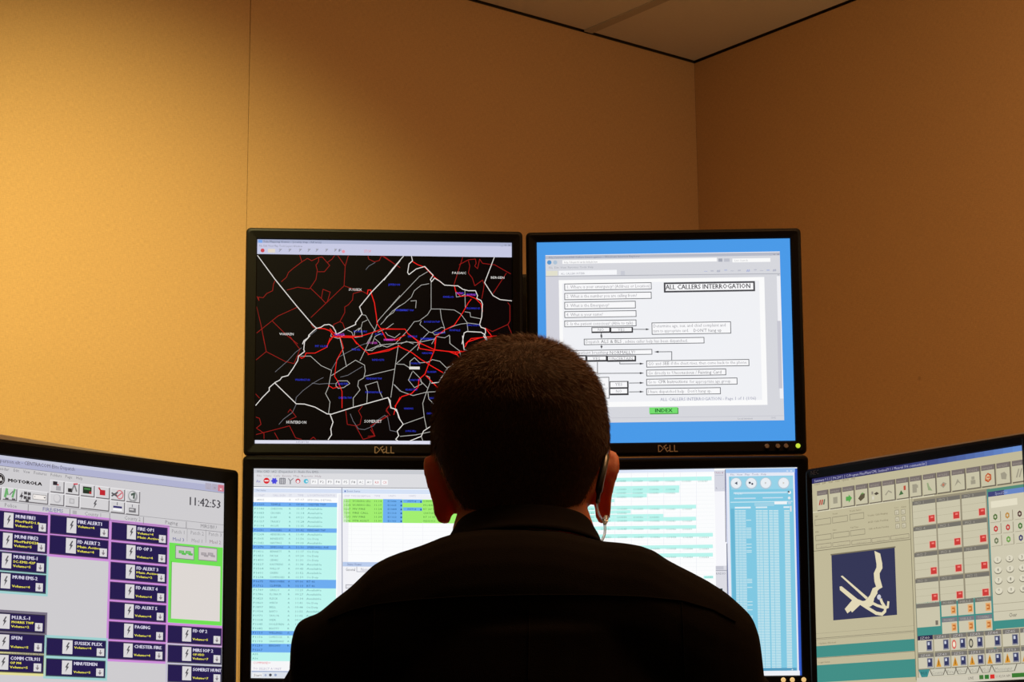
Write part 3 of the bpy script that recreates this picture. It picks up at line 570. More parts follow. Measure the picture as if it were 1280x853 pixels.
C.text(158, 632, 'COMMAND>', 26, (225, 120, 130), 370, 4); C.text(160, 702, 'TO SELECT A UNIT', 24, (170, 165, 195), 502, 4); C.r(140, 718, 1200, 10, (125, 150, 200), 3); C.r(138, 730, 3300, 70, (220, 225, 234), 3)
C.r(150, 745, 272, 44, (240, 240, 242), 4); C.text(165, 783, 'Start', 28, (70, 70, 80), 262, 5); C.disc(368, 768, 17, (75, 75, 85), 4); C.disc(310, 770, 14, (170, 180, 210), 4); C.disc(430, 768, 16, (150, 165, 200), 4)
C.z(410, 575, 6.825)
C.line([(118, 240), (121, 900)], 1.0*pc, (150, 154, 175), 4); C.line([(121, 900), (124, 1850)], 1.0*pc, (150, 154, 175), 4)
C.r(122, 248, 1600, 40, (214, 226, 246), 2); C.text(160, 276, 'Event Status', 17, (110, 125, 165), 275, 5); C.r(140, 262, 152, 14, (80, 110, 190), 5)
C.r(122, 292, 1600, 40, (240, 241, 248), 2)
for x, t, x1 in ((140, 'EVNT  TYPE DESCRIPTION', 360), (395, 'TIME', 445), (515, 'UNIT1', 580), (690, 'UNIT2', 750)): C.text(x, 316, t, 14, (185, 182, 205), x1, 5)
C.r(130, 334, 1500, 201, (162, 238, 112), 2); C.r(470, 336, 635, 201, (112, 176, 240), 3)
for i in range(6):
    y = 338+i*33.6
    if i in (0, 2): C.r(640, y+1, 803, 29, (112, 176, 240), 3)
    C.text(135, y+22, '%04d' % (1221+3*i), 15, (70, 130, 60), 192, 5); C.text(208, y+22, ['WORKING CELL', 'WORKING CELL', 'MV FIRE', 'FIRE CALL', 'MV FIRE', 'MTR ASSIST'][i], 15, (60, 110, 60), [365, 365, 318, 345, 318, 350][i], 5)
    C.text(390, y+23, '11:%02d' % (14+5*i), 15, (70, 130, 60), 458, 5); C.text(508, y+24, 'E1%03d' % (46+i*19), 15, (30, 80, 140), 585, 5); C.r(618, y+12, 632, 14, (45, 95, 170), 5)
    if i in (0, 2): C.text(678, y+25, 'M7714', 15, (30, 80, 140), 752, 5); C.r(786, y+14, 800, 14, (45, 95, 170), 5)
    C.text(812, y+24, ['SUMMIT A', 'MORRIS', 'RT 287 N', 'CHATHAM', 'RT 10 W', 'MADISON A'][i], 15, (70, 140, 60), 915, 5)
for i in range(8): C.r(128, 570+34*i, 1500, 1.5, (236, 237, 243), 2)
for x in (200, 370, 470, 640, 808): C.line([(x, 536), (x, 790)], .4*pc, (238, 239, 244), 2)
C.z(0, 0, 1); C.r(428.5, 702.8, 642, 5.6, (186, 204, 236), 3); C.text(434, 707.2, 'Status Viewer', 3, (95, 105, 150), 452, 5)
C.r(428.5, 708.4, 642, 60, (243, 243, 247), 2); C.text(432, 714, 'General', 3.6, (85, 85, 100), 444, 5); C.text(451, 714, 'Notes', 3.6, (160, 160, 180), 462, 5); C.line([(446, 709), (446, 715), (642, 716)], .6*pc, (150, 150, 170), 4)
C.frame(432, 731, 442, 5, .7*pc, (160, 160, 170), 4, fill=(230, 230, 234)); C.r(428.5, 760, 642, 90, (236, 238, 244), 2)
C.build(mC)

# ---- display with turquoise bars and the media window
D = Screen(PD, SW, SH, (252, 253, 254)); pd = 1/324.
D.z(740, 575, 6.822)
D.r(-460, 95, 1042, 30, (222, 230, 247), 2)
for i in range(27):
    y = 133+i*33.2; D.r(-460, y, 1040, 1.4, (232, 238, 242), 2)
for x in (-330, -190, -60, 195, 335, 475, 612, 752, 890): D.line([(x, 100), (x, 1350)], .4*pd, (228, 232, 240), 3)
cy = (186, 245, 238)
def bar(y, h, x1):
    D.r(-460, y, x1, h, cy, 3); xx = x1-118
    while xx > -440:
        D.text(xx, y+h*.74, 'CODE%d' % (1+int(xx) % 7), 13, (90, 165, 155), xx+85, 5); xx -= 139
for a in ((165, 33, 1020), (237, 32, 745), (269, 30, 742), (302, 32, 467), (344, 28, 190), (404, 32, 887), (442, 28, 330), (478, 27, 608), (506, 32, 887), (577, 30, 888), (612, 28, 50), (645, 32, 1030), (745, 30, 1030), (815, 32, 1030)): bar(*a)
D.z(780, 680, 7.757); D.r(772, 312, 865, 26, cy, 3); D.text(782, 332, 'CODE3', 15, (90, 165, 155), 860, 5)
D.z(740, 575, 6.822)
D.r(1042, 92, 1136, 1400, (246, 246, 251), 3); D.r(1042, 92, 1136, 178, (214, 215, 226), 4); D.text(1045, 118, 'Units #', 16, (170, 120, 140), 1120, 5); D.r(1050, 132, 1120, 3, (180, 182, 200), 5); D.text(1055, 248, 'L  .  -', 14, (130, 130, 150), 1125, 5); D.line([(1136, 85), (1142, 700)], 1.2*pd, (130, 132, 150), 5)
D.z(780, 680, 7.757); D.r(888, 215, 998, 700, (220, 220, 228), 4); D.r(890, 218, 965, 34, (198, 199, 210), 5); D.r(890, 258, 995, 5, (140, 142, 155), 5); D.text(892, 300, 'RADIO', 20, (140, 142, 155), 985, 6); D.r(905, 435, 955, 34, (25, 60, 65), 6); D.line([(998, 0), (1004, 520)], 1.3*pd, (125, 128, 148), 5); D.line([(1004, 520), (1008, 1000)], 1.3*pd, (125, 128, 148), 5)
D.z(890, 565, 6.321)
D.r(107, 140, 690, 1800, (52, 92, 196), 4); D.r(107, 136, 655, 34, (160, 196, 238), 5); D.text(585, 158, 'o x', 18, (240, 245, 250), 635, 7)
D.r(110, 166, 652, 1800, (228, 232, 244), 5); D.text(145, 188, 'File   View   Play   Tools   Help', 14, (130, 140, 170), 430, 8)
D.r(134, 196, 640, 1595, (128, 200, 226), 6); D.r(150, 200, 640, 100, (150, 210, 232), 7)
for i, x in enumerate((190, 310, 424, 566)):
    D.disc(x, 250-i*.7, 47, (178, 200, 215), 8, 20); D.disc(x, 248-i*.7, 40, (232, 238, 243), 9, 20)
D.poly([(178, 248), (200, 236), (200, 262)], (80, 90, 105), 10); D.disc(298, 245, 9, (70, 75, 90), 10); D.disc(318, 254, 8, (70, 75, 90), 10); D.poly([(418, 238), (432, 246), (418, 256)], (190, 190, 190), 10); D.poly([(560, 238), (574, 246), (560, 256)], (200, 195, 180), 10)
D.r(170, 320, 592, 14, (190, 222, 238), 8); D.text(180, 338, 'Tracks', 14, (230, 240, 248), 240, 10); D.disc(612, 322, 13, (235, 238, 240), 9); D.disc(606, 316, 8, (90, 100, 110), 10)
D.r(175, 365, 345, 9, (196, 222, 238), 8); D.r(400, 360, 560, 9, (196, 222, 238), 8); D.disc(610, 365, 11, (225, 232, 236), 9)
D.r(146, 396, 636, 7, (200, 232, 242), 8); D.r(335, 405, 490, 25, (160, 210, 230), 8); D.r(492, 392, 592, 24, (238, 243, 246), 9); D.r(600, 390, 625, 24, (180, 210, 230), 9)
D.r(180, 436, 306, 13, (225, 238, 245), 8); D.r(345, 434, 436, 12, (215, 235, 243), 8); D.r(565, 432, 612, 12, (225, 238, 245), 8); D.r(616, 428, 628, 45, (225, 225, 230), 9)
D.r(146, 450, 176, 1300, (105, 182, 212), 7)
rnd = random.Random(5)
for i in range(104):
    y = 462+i*12.65; g = i*.38
    for a, b in ((180, 205), (208, 232), (234, 266)): D.r(a+g*.55, y, b+g*.55, 6.5, (205, 232, 240), 8)
    if rnd.random() < .2 or 10 < i < 18: D.r(268+g*.55, y, 308+g*.55, 6.5, (200, 230, 238), 8)
    for a, b in ((346, 368), (370, 396), (400, 440), (450, 480), (484, 524)): D.r(a+g*.62, y, b+g*.62, 6.5, (212, 236, 240), 8)
    D.r(570+g*.6, y, 612+g*.6, 6.5, (220, 236, 236), 8)
D.z(880, 690, 5.233); D.r(130, 765, 605, 18, (85, 155, 190), 9); D.text(570, 780, '+', 16, (230, 240, 245), 585, 11); D.r(105, 784, 626, 60, (238, 240, 246), 9)
D.build(mD)

# ---- display of the radio console
E_ = Screen(PE, SW, SH, (206, 204, 207), ox=-.036/SW, dx=.018)
E = E_; pe = 1/275.; NAV, MAG, CYN, YEL = (38, 28, 78), (204, 140, 216), (160, 208, 208), (238, 228, 84)
def rowv(x, y): return E.uv(x, y)[1]
def full(v0, v1, col, lay): E.ruv(-1, v0, 1, v1, col, lay)
E.z(0, 540, 7.107)
va = rowv(150, 225); vb = rowv(150, 318); full(0, vb, (176, 178, 208), 1); full(0, vb*.35, (196, 198, 218), 2); full(vb, vb+.002, (130, 130, 145), 2)
E.text(-150, 252, 'C:/Lists/person.elt', 32, (92, 88, 98), 178, 5); E.text(190, 290, '- CENTRACOM Elite Dispatch', 32, (92, 88, 98), 665, 5)
vm = rowv(118, 354)
for x0, x1, t in ((-60, 80, 'Calendar'), (118, 168, 'Edit'), (205, 265, 'View'), (298, 415, 'Features'), (447, 548, 'Folders'), (578, 642, 'Page'), (675, 735, 'Help')):
    E.textuv(E.u_at(vm, x0), vm, t, .013, (120, 118, 124), E.u_at(vm, x1), 5)
E.disc(0, 420, 44, (35, 28, 28), 4, 20); E.disc(0, 420, 36, (205, 203, 204), 5, 20); E.disc(0, 420, 33, (35, 28, 28), 6, 20)
E.poly([(-26, 442), (-8, 392), (0, 415), (8, 396), (26, 446), (10, 432), (0, 440), (-10, 430)], (215, 212, 212), 7)
E.text(66, 443, 'MOTOROLA', 28, (38, 34, 36), 368, 5); E.text(69, 444, 'MOTOROLA', 28, (38, 34, 36), 371, 6); E.text(72, 445, 'MOTOROLA', 29, (38, 34, 36), 374, 7); E.text(66, 445, 'MOTOROLA', 29, (38, 34, 36), 368, 8)
def btn(x0, y0, x1, h, fill=(212, 210, 212)):
    u0, v0, u1, v1 = E.box4(x0, y0, x1, h); E.ruv(u0, v0, u1, v1, (232, 230, 232), 3); E.ruv(u0+.003, v0+.004, u1, v1, (110, 106, 110), 4); E.ruv(u0+.003, v0+.004, u1-.004, v1-.005, fill, 5)
    return u0, v0, u1, v1
def bolt(u0, v0, u1, v1, col=(90, 88, 92), lay=8):
    P = [(.62, .05), (.25, .50), (.45, .52), (.28, .95), (.78, .42), (.55, .40), (.80, .08)]
    E.put([(u0+(u1-u0)*a, v0+(v1-v0)*b) for a, b in P], [(0, 1, 2, 5), (2, 3, 4, 5), (0, 5, 6)], col, lay)
for i in range(6):
    x = 445+i*134.5
    u0, v0, u1, v1 = btn(x, 425+i*17.4, x+128, 112); w_, h_ = u1-u0, v1-v0
    if i == 0: E.ruv(u0+.2*w_, v0+.1*h_, u0+.5*w_, v0+.4*h_, (50, 45, 50), 7); E.ruv(u0+.42*w_, v0+.45*h_, u0+.75*w_, v0+.8*h_, (170, 168, 172), 7); E.ruv(u0+.5*w_, v0+.3*h_, u0+.6*w_, v0+.4*h_, (190, 60, 70), 8)
    if i == 1: E.ruv(u0+.2*w_, v0+.5*h_, u0+.5*w_, v0+.8*h_, (50, 48, 48), 7); E.line([(x+60, 520), (x+80, 470), (x+100, 530)], .006, (130, 128, 130), 7); E.line([(x+75, 465), (x+108, 465)], .005, (205, 70, 85), 8)
    if i == 2: E.ruv(u0+.18*w_, v0+.2*h_, u0+.78*w_, v0+.75*h_, (40, 52, 40), 7); E.ruv(u0+.26*w_, v0+.3*h_, u0+.7*w_, v0+.45*h_, (70, 130, 70), 8); E.ruv(u0+.62*w_, v0+.55*h_, u0+.78*w_, v0+.75*h_, (170, 50, 50), 8)
    if i == 3: E.ruv(u0+.3*w_, v0+.3*h_, u0+.68*w_, v0+.72*h_, (190, 40, 50), 7); E.line([(x+30, 500), (x+50, 530)], .006, (190, 40, 50), 8)
    if i == 4: E.disc(x+80, 560, 34, (205, 110, 120), 7); E.disc(x+80, 560, 26, (214, 208, 210), 8); E.line([(x+10, 545), (x+60, 575)], .006, (90, 88, 92), 9); E.line([(x+10, 570), (x+60, 540)], .006, (90, 88, 92), 9); E.line([(x+60, 575), (x+98, 545)], .005, (205, 110, 120), 9)
    if i == 5: E.disc(x+62, 575, 42, (160, 160, 162), 7, 18); E.disc(x+58, 570, 30, (215, 215, 215), 8, 18); E.line([(x+50, 560), (x+75, 550), (x+70, 590)], .008, (80, 95, 85), 9)
for x, y, x1 in ((440, 540, 572), (578, 556, 706), (711, 573, 972), (980, 608, 1110), (1115, 625, 1238)):
    u0, v0, u1, v1 = btn(x, y, x1, 110); w_, h_ = u1-u0, v1-v0
    if x == 440: E.disc(x+68, y+55, 34, (190, 188, 192), 7); E.disc(x+64, y+50, 26, (214, 211, 213), 8)
    if x == 578: E.ruv(u0+.3*w_, v0+.28*h_, u0+.65*w_, v0+.7*h_, (178, 176, 178), 7); E.ruv(u0+.36*w_, v0+.36*h_, u0+.59*w_, v0+.62*h_, (205, 203, 205), 8)
    if x == 711: bolt(u0+.4*w_, v0+.12*h_, u0+.62*w_, v0+.9*h_)
    if x == 980: E.ruv(u0+.2*w_, v0+.42*h_, u0+.8*w_, v0+.58*h_, (55, 50, 110), 7); E.ruv(u0+.2*w_, v0+.62*h_, u0+.8*w_, v0+.78*h_, (245, 245, 248), 7); E.ruv(u0+.44*w_, v0+.1*h_, u0+.5*w_, v0+.36*h_, (130, 130, 135), 7)
    if x == 1115: E.ruv(u0+.25*w_, v0+.42*h_, u0+.75*w_, v0+.78*h_, (120, 118, 122), 7); E.ruv(u0+.3*w_, v0+.5*h_, u0+.6*w_, v0+.62*h_, (205, 203, 205), 8); E.ruv(u0+.46*w_, v0+.14*h_, u0+.52*w_, v0+.36*h_, (130, 130, 135), 7)
btn(-110, 478, 12, 115); u0, v0, u1, v1 = btn(20, 490, 153, 115)
E.line([(45, 575), (60, 510)], .010, (110, 175, 110), 7); E.line([(60, 510), (70, 560)], .006, (110, 175, 110), 7); E.line([(110, 580), (130, 515)], .008, (110, 175, 110), 7); E.line([(85, 560), (115, 530)], .004, (120, 118, 122), 7); E.r(45, 585, 75, 14, (85, 80, 85), 7); E.r(105, 592, 135, 12, (85, 80, 85), 7)
btn(163, 506, 430, 115); E.poly([(200, 530), (172, 580), (190, 582), (180, 612), (208, 565), (194, 563)], (70, 66, 70), 8)
for x, y in ((225, 545), (258, 552), (222, 585), (255, 590), (240, 612)): E.line([(x-8, y-8), (x+10, y+9)], .006, (75, 72, 75), 8); E.line([(x-8, y+8), (x+10, y-7)], .006, (75, 72, 75), 8)
E.r(290, 552, 412, 48, (240, 234, 230), 7); E.frame(290, 552, 412, 48, .002, (140, 138, 140), 8); E.text(303, 583, '4', 16, (90, 85, 90), 312, 9)
E.poly([(385, 580), (405, 583), (395, 595)], (90, 88, 90), 9)
# tab rows
vt = rowv(0, 612); vt2 = rowv(0, 688); vtb = rowv(40, 667)
full(vt, vt+.002, (150, 148, 152), 4)
for x0, x1, t, a, b, col in ((-60, 248, 'Police', 40, 150, (130, 128, 132)), (248, 618, 'FIRE/EMS', 378, 562, (95, 95, 150)), (660, 972, 'County 1', 752, 905, (140, 138, 142)), (972, 1272, 'County 2', 1105, 1250, (140, 138, 142))):
    E.textuv(E.u_at(vt, a), vtb, t, .0165, col, E.u_at(vt, b), 5); ub = E.u_at(vt, x1); E.ruv(ub, vt+.004, ub+.003, vt2, (140, 136, 142), 4)
E.ruv(E.u_at(vt, 645), vtb-.016, E.u_at(vt, 682), vtb, (175, 173, 176), 5)
E.z(140, 560, 6.561)
for a, b, t in ((435, 540, 'Paging'), (725, 860, 'MIRS/BIU')): E.textuv(E.u_at(vt, a), vtb, t, .0165, (130, 128, 132), E.u_at(vt, b), 5)
ub = E.u_at(vt, 607); E.ruv(ub, vt+.004, ub+.003, vt2, (140, 136, 142), 4)
uu = E.u_at(vt2, 465); full(vt2-.002, vt2, (120, 118, 124), 5)
E.text(620, 468, '11:42:53', 66, (72, 70, 76), 893, 6, dense=1); E.text(623, 468, '11:42:53', 66, (72, 70, 76), 896, 6)
E.r(765, 288, 816, 52, (178, 172, 190), 6); E.r(820, 295, 866, 52, (178, 172, 190), 6); E.r(869, 302, 917, 54, (205, 120, 135), 6)
E.text(780, 330, '_', 20, (120, 115, 130), 800, 7); E.text(832, 335, 'o', 20, (120, 115, 130), 852, 7); E.text(880, 348, 'x', 26, (250, 240, 240), 905, 7)
def tile(x0, y0, x1, H, b0, b1, tx, title, tx1, l1, l2, d0, d1, bord, lw=None):
    u0, v0, u1, v1 = E.box4(x0, y0, x1, H); dv = v1-v0; q = .011
    E.ruv(u0-q, v0-q*1.3, u1+q, v1+q*1.3, bord, 3); E.ruv(u0-.002, v0-.003, u1+.003, v1+.004, tuple(int(c*.45) for c in bord), 4); E.ruv(u0, v0, u1, v1, NAV, 5)
    U = lambda x: E.u_at(v0, x)
    E.ruv(U(b0), v0+.05*dv, U(b1), v0+.90*dv, (218, 215, 217), 6); w_ = U(b1)-U(b0); bolt(U(b0)+.15*w_, v0+.15*dv, U(b0)+.85*w_, v0+.80*dv)
    E.textuv(U(tx), v0+.31*dv, title, .19*dv, (206, 202, 222), U(tx1), 7); E.textuv(U(tx)+.0012, v0+.31*dv, title, .20*dv, (206, 202, 222), U(tx1)+.0012, 7.3); E.textuv(U(tx)+.0022, v0+.312*dv, title, .20*dv, (206, 202, 222), U(tx1)+.0022, 7.6)
    for l, f in ((l1, .55), (l2, .80)):
        if l: E.textuv(U(tx), v0+f*dv, l, .135*dv, YEL, U(tx)+.0092*len(l), 7); E.textuv(U(tx)+.0012, v0+f*dv, l, .135*dv, YEL, U(tx)+.0012+.0092*len(l), 7)
    E.ruv(U(d0), v0+.46*dv, U(d1), v0+.93*dv, (218, 215, 217), 8); um = (U(d0)+U(d1))/2
    E.ruv(um-.002, v0+.55*dv, um+.002, v0+.75*dv, (130, 120, 128), 9); E.put([(um-.008, v0+.70*dv), (um+.008, v0+.70*dv), (um, v0+.86*dv)], [(0, 1, 2)], (130, 120, 128), 9)
E.z(0, 650, 7.753)
for i, (t, e, a, b, bd) in enumerate((('MUNI FIRE1', 345, 'MorPlnFD1.8', 'Volume=5', MAG), ('MUNI FIRE2', 370, 'MorPlnFDE28', 'Volume=5', MAG), ('MUNI EMS-1', 368, 'SC-EMS-42P', 'Volume=5', CYN), ('MUNI EMS-2', 362, '', 'Volume=4', CYN))):
    g = -i*10; tile(-140, -99+i*199, 460+g*.6, 172, 40+g, 132+g, 148+g, t, e, a, b, 378+g, 448+g, bd)
tile(492, -43, 1052, 170, 648, 742, 752, 'FIRE ALERT1', 992, 'Volume=4', '', 975, 1046, MAG); tile(486, 153, 1046, 172, 640, 738, 748, 'FD ALERT 2', 968, 'Main Active', 'Volume=4', 968, 1038, MAG)
E.z(130, 650, 7.111)
for i, (t, e, a, b) in enumerate((('FIRE OP1', 447, 'Volume=4', 'Main Active'), ('FD OP 3', 425, '', 'Volume=4'), ('FD ALERT 3', 482, 'Main Active', 'Volume=2'), ('FD ALERT 4', 474, '', 'Volume=4'), ('FD ALERT 5', 472, '', 'Volume=4'), ('PAGING', 408, '', 'Volume=4'), ('CHESTER FIRE', 510, '', 'Volume=4'))):
    g = -i*5; tile(72+g, 26+i*176.5, 560+g*.6, 146, 205+g, 285+g, 296+g, t, e, a, b, 490+g, 550+g, MAG)
E.z(130, 750, 7.111)
for i, (t, e, a, b, bd) in enumerate((('FD OP 2', 915, '', 'Volume=5', MAG), ('MIRS IOP 2', 968, 'OP-VDD', 'Volume=7', (200, 198, 212)), ('SOMERST HUNT', 1040, '', 'Volume=7', (196, 192, 208)))):
    tile(570, 232+i*174, 1042, 146, 696, 776, 788, t, e, a, b, 974, 1034, bd)
E.z(0, 750, 8.28)
for i, (t, e, a, b, bd) in enumerate((('M.I.R.S.-1', 316, 'MORRIS TWP', 'Volume=2', (120, 112, 130)), ('SPEN', 228, '', 'Volume=5', (120, 112, 130)), ('COMM CTR.911', 416, 'OP M4', 'Volume=5', (226, 220, 150)))):
    g = -i*7; tile(-150, 128+i*214, 462+g, 180, -5+g, 103+g, 118+g, t, e, a, b, 365+g, 443+g, bd)
for i, (t, e, a, b) in enumerate((('SUSSEX PLEX', 1055, 'Volume=4', ''), ('MINUTEMEN', 1005, '', 'Volume=5'))):
    g = -i*6; tile(487+g, 400+i*213, 1092+g, 170, 648+g, 752+g, 768+g, t, e, a, b, 1003+g, 1080+g, CYN)
# patch panel
E.z(130, 650, 7.111)
for x0, x1, t, m, col in ((600, 722, 'Patch 1', 'Msel 3', (95, 95, 150)), (768, 888, 'Patch 2', 'Msel 1', (150, 146, 152)), (928, 1048, 'Patch 3', 'Msel 2', (150, 130, 136))):
    y = 118+(x0-600)*.07; E.text(x0, y, t, 32, (150, 148, 152), x1, 6); E.text(x0+8, y+68, m, 30, col, x1-8, 6); E.r(x1+16, y-40, x1+19, 115, (140, 138, 142), 6)
E.z(130, 750, 7.111); vbot = E.uv(575, 203)[1]
E.z(130, 650, 7.111); u0, v0 = E.uv(580, 203); u1 = E.u_at(v0, 1056)
E.ruv(u0, v0, u1, vbot, (112, 224, 84), 5)
b = E.r(634, 226, 802, 120, (205, 200, 202), 7); E.frame(634, 226, 802, 120, .003, (130, 130, 130), 8); b = E.r(838, 240, 1006, 120, (208, 200, 202), 7); E.frame(838, 240, 1006, 120, .003, (140, 136, 136), 8)
for x, y, col in ((664, 272, (90, 190, 80)), (724, 277, (90, 190, 80)), (862, 290, (165, 158, 162)), (922, 292, (165, 158, 162))):
    E.frame(x, y, x+48, 26, .005, col, 9); E.line([(x+30, y+30), (x+60, y+34)], .008, col, 9)
ua, vaa = E.uv(603, 378); ub = E.u_at(vaa, 1034)
E.z(130, 750, 7.111); vbb = E.uv(598, 168)[1]; E.ruv(ua, vaa, ub, vbb, (222, 216, 212), 7); E.ruv(ua-.003, vaa-.004, ua, vbb, (80, 170, 60), 8)
E.build(mE)

# ---- display of the telephone console
F = Screen(PF, SW, SH, (192, 184, 152)); TEAL = (66, 142, 134); HD = (122, 112, 108); LT = (200, 194, 166); DK = (112, 104, 90)
F.z(1000, 550, 7.753)
for i in range(24): F.ruv(i/24, 0, (i+1)/24, .024, tuple(int(a+(b_-a)*max(0, (i-9)/14)) for a, b_ in zip((50, 48, 100), (104, 142, 208))), 1)
F.textuv(.012, .0185, 'Summary 9.1.1 [ 396.209 ]  [ C:/Program Files/Plant/CML Sentinel/9.1.1 Material 396 comments.lst ]', .0125, (190, 188, 215), .57, 3)
vm = F.uv(130, 445)[1]
for x0, x1, t in ((138, 195, 'Console'), (218, 250, 'Edit'), (275, 318, 'View'), (340, 385, 'Tools'), (405, 475, 'Options'), (498, 535, 'Help')): F.textuv(F.u_at(vm, x0), vm, t, .0115, (120, 108, 88), F.u_at(vm, x1), 3)
vA, vB = F.uv(165, 498)[1], F.uv(165, 685)[1]; dv = vB-vA
cells = [(165, 265), (288, 392), (410, 518), (538, 650), (668, 780), (797, 912), (930, 1045), (1063, 1168), (1190, 1308), (1325, 1445), (1468, 1590), (1610, 1735), (1755, 1880), (1902, 2028), (2052, 2162)]
icons = ['r', 'g', 'G', 'p', 't', 'a', 'm', 'b', 's', 'd', 'A', 'k', 'H', 'f', 'l']
for (a, b), ic in zip(cells, icons):
    ua, ub = F.u_at(vA, a), F.u_at(vA, b); w_ = ub-ua
    F.ruv(ua, vA, ub+.006, vB+.006, DK, 2); F.ruv(ua, vA, ub, vA+.25*dv, HD, 3); F.ruv(ua, vA+.25*dv, ub, vB, LT, 3)
    F.textuv(ua+.1*w_, vA+.2*dv, 'HOLDER'[:5], .10*dv, (165, 156, 146), ua+.85*w_, 4)
    cu, cv = ua+w_*.5, vA+.62*dv
    def sq(a0, b0, a1, b1, col, lay=5): F.ruv(ua+a0*w_, vA+b0*dv, ua+a1*w_, vA+b1*dv, col, lay)
    def ln(P, col, t=.004): F.put([(ua+a_*w_, vA+b_*dv) for a_, b_ in P], [tuple(range(len(P)))], col, 5)
    gr_ = (160, 154, 134)
    if ic == 'r':
        for k in range(3): ln([(.15+k*.2, .75), (.25+k*.2, .48), (.38+k*.2, .48), (.28+k*.2, .75)], (180, 70, 55) if k < 2 else (90, 110, 90))
    elif ic == 'G': ln([(.3, .52), (.55, .52), (.55, .42), (.85, .62), (.55, .85), (.55, .74), (.3, .74)], (90, 165, 80))
    elif ic == 'g': sq(.3, .45, .7, .78, gr_)
    elif ic == 'p': ln([(.2, .7), (.5, .45), (.8, .5), (.75, .7), (.4, .85)], (95, 85, 65)); ln([(.4, .5), (.6, .42), (.7, .48), (.5, .56)], (110, 165, 90))
    elif ic == 't': sq(.2, .45, .35, .6, (150, 142, 130)); ln([(.4, .58), (.65, .5), (.85, .6), (.6, .66)], (80, 72, 62)); sq(.25, .7, .4, .86, (215, 210, 195))
    elif ic == 'a': ln([(.2, .7), (.5, .5), (.8, .62), (.75, .68), (.5, .58), (.27, .76)], gr_)
    elif ic == 'm': sq(.62, .4, .8, .62, (188, 80, 62)); ln([(.2, .84), (.4, .6), (.6, .8)], (70, 110, 65))
    elif ic == 'b': sq(.22, .4, .62, .82, gr_); sq(.62, .45, .74, .6, gr_)
    elif ic == 's': ln([(.3, .45), (.42, .42), (.5, .6), (.75, .85), (.4, .8)], (150, 165, 125))
    elif ic == 'd': ln([(.25, .65), (.5, .5), (.78, .6), (.5, .8)], gr_); sq(.42, .58, .58, .7, (190, 120, 95), 6)
    elif ic == 'A': ln([(.2, .8), (.45, .45), (.75, .75), (.5, .62)], gr_)
    elif ic == 'k': sq(.38, .45, .62, .6, gr_); sq(.32, .62, .68, .82, gr_)
    elif ic == 'H': ln([(.3, .5), (.5, .38), (.75, .48), (.75, .72), (.5, .84), (.25, .74)], (190, 88, 50)); ln([(.36, .54), (.5, .46), (.66, .53), (.66, .68), (.5, .76), (.34, .68)], (226, 206, 160)); sq(.42, .56, .6, .64, (205, 110, 80), 7)
    elif ic == 'f': ln([(.3, .5), (.6, .45), (.78, .6), (.7, .82), (.35, .78)], gr_)
    elif ic == 'l':
        for k in range(2): ln([(.3+k*.25, .8), (.55+k*.25, .4), (.65+k*.25, .42), (.42+k*.25, .82)], gr_)
F.z(1000, 550, 7.753); vr = F.uv(130, 700)[1]; F.ruv(0, vr, .60, vr+.004, (222, 216, 190), 2)
for yy in (745, 870, 980):
    pass
F.z(1000, 650, 7.753)
def field(x0, y0, x1, h): F.frame(x0, y0, x1, h, .0022, (142, 134, 112), 3)
def small(x, y, t, x1, h=14, col=(118, 106, 84)): F.text(x, y, t, h, col, x1, 5)
F.z(1000, 550, 7.753)
small(148, 752, 'ANI', 175); small(315, 728, 'Trunk', 365); small(480, 700, 'Trunk Status', 595)
for x0, y0, x1 in ((143, 775, 300), (313, 750, 462), (480, 722, 620)): field(x0, y0, x1, 62)
for i, t in enumerate(('Trunks Calls Ringing', 'ACD Calls Pending', 'Calls on Route Pending')):
    small(655+i*5, 745+i*64, t, 850+i*5, 16)
    for j in range(2): F.frame(918+j*62+i*4, 682+i*66-j*6, 958+j*62+i*4, 50, .002, (148, 140, 118), 4, fill=(205, 198, 172)); small(930+j*62+i*4, 722+i*66-j*6, '0', 944+j*62+i*4, 24)
small(915, 668, '9-1-1', 955); small(982, 660, 'Admin', 1032)
F.z(1000, 650, 7.753)
small(150, 128, 'PIN', 182); small(315, 108, 'Class', 355); small(487, 85, 'Call Type', 570)
for x0, y0, x1 in ((150, 152, 305), (317, 128, 478), (487, 105, 630)): field(x0, y0, x1, 55)
for x0, y0, x1, t in ((155, 250, 305, 'Reset'), (315, 232, 488, 'Tracer'), (500, 212, 690, 'Clipboard'), (695, 190, 870, 'Callbacks'), (878, 165, 1058, 'Disconnect')):
    F.frame(x0, y0-10, x1, 44, .002, (140, 130, 110), 4); small(x0+48, y0+20, t, x1-45, 13, (160, 150, 126))
v1_ = F.uv(155, 300)[1]; F.ruv(0, v1_, F.u_at(v1_, 1070), v1_+.003, (130, 122, 100), 3)
ux = F.u_at(v1_, 1072); F.ruv(ux, vr, ux+.003, .98, (130, 122, 100), 3); F.ruv(ux+.012, vr, ux+.015, .98, (140, 132, 112), 3)
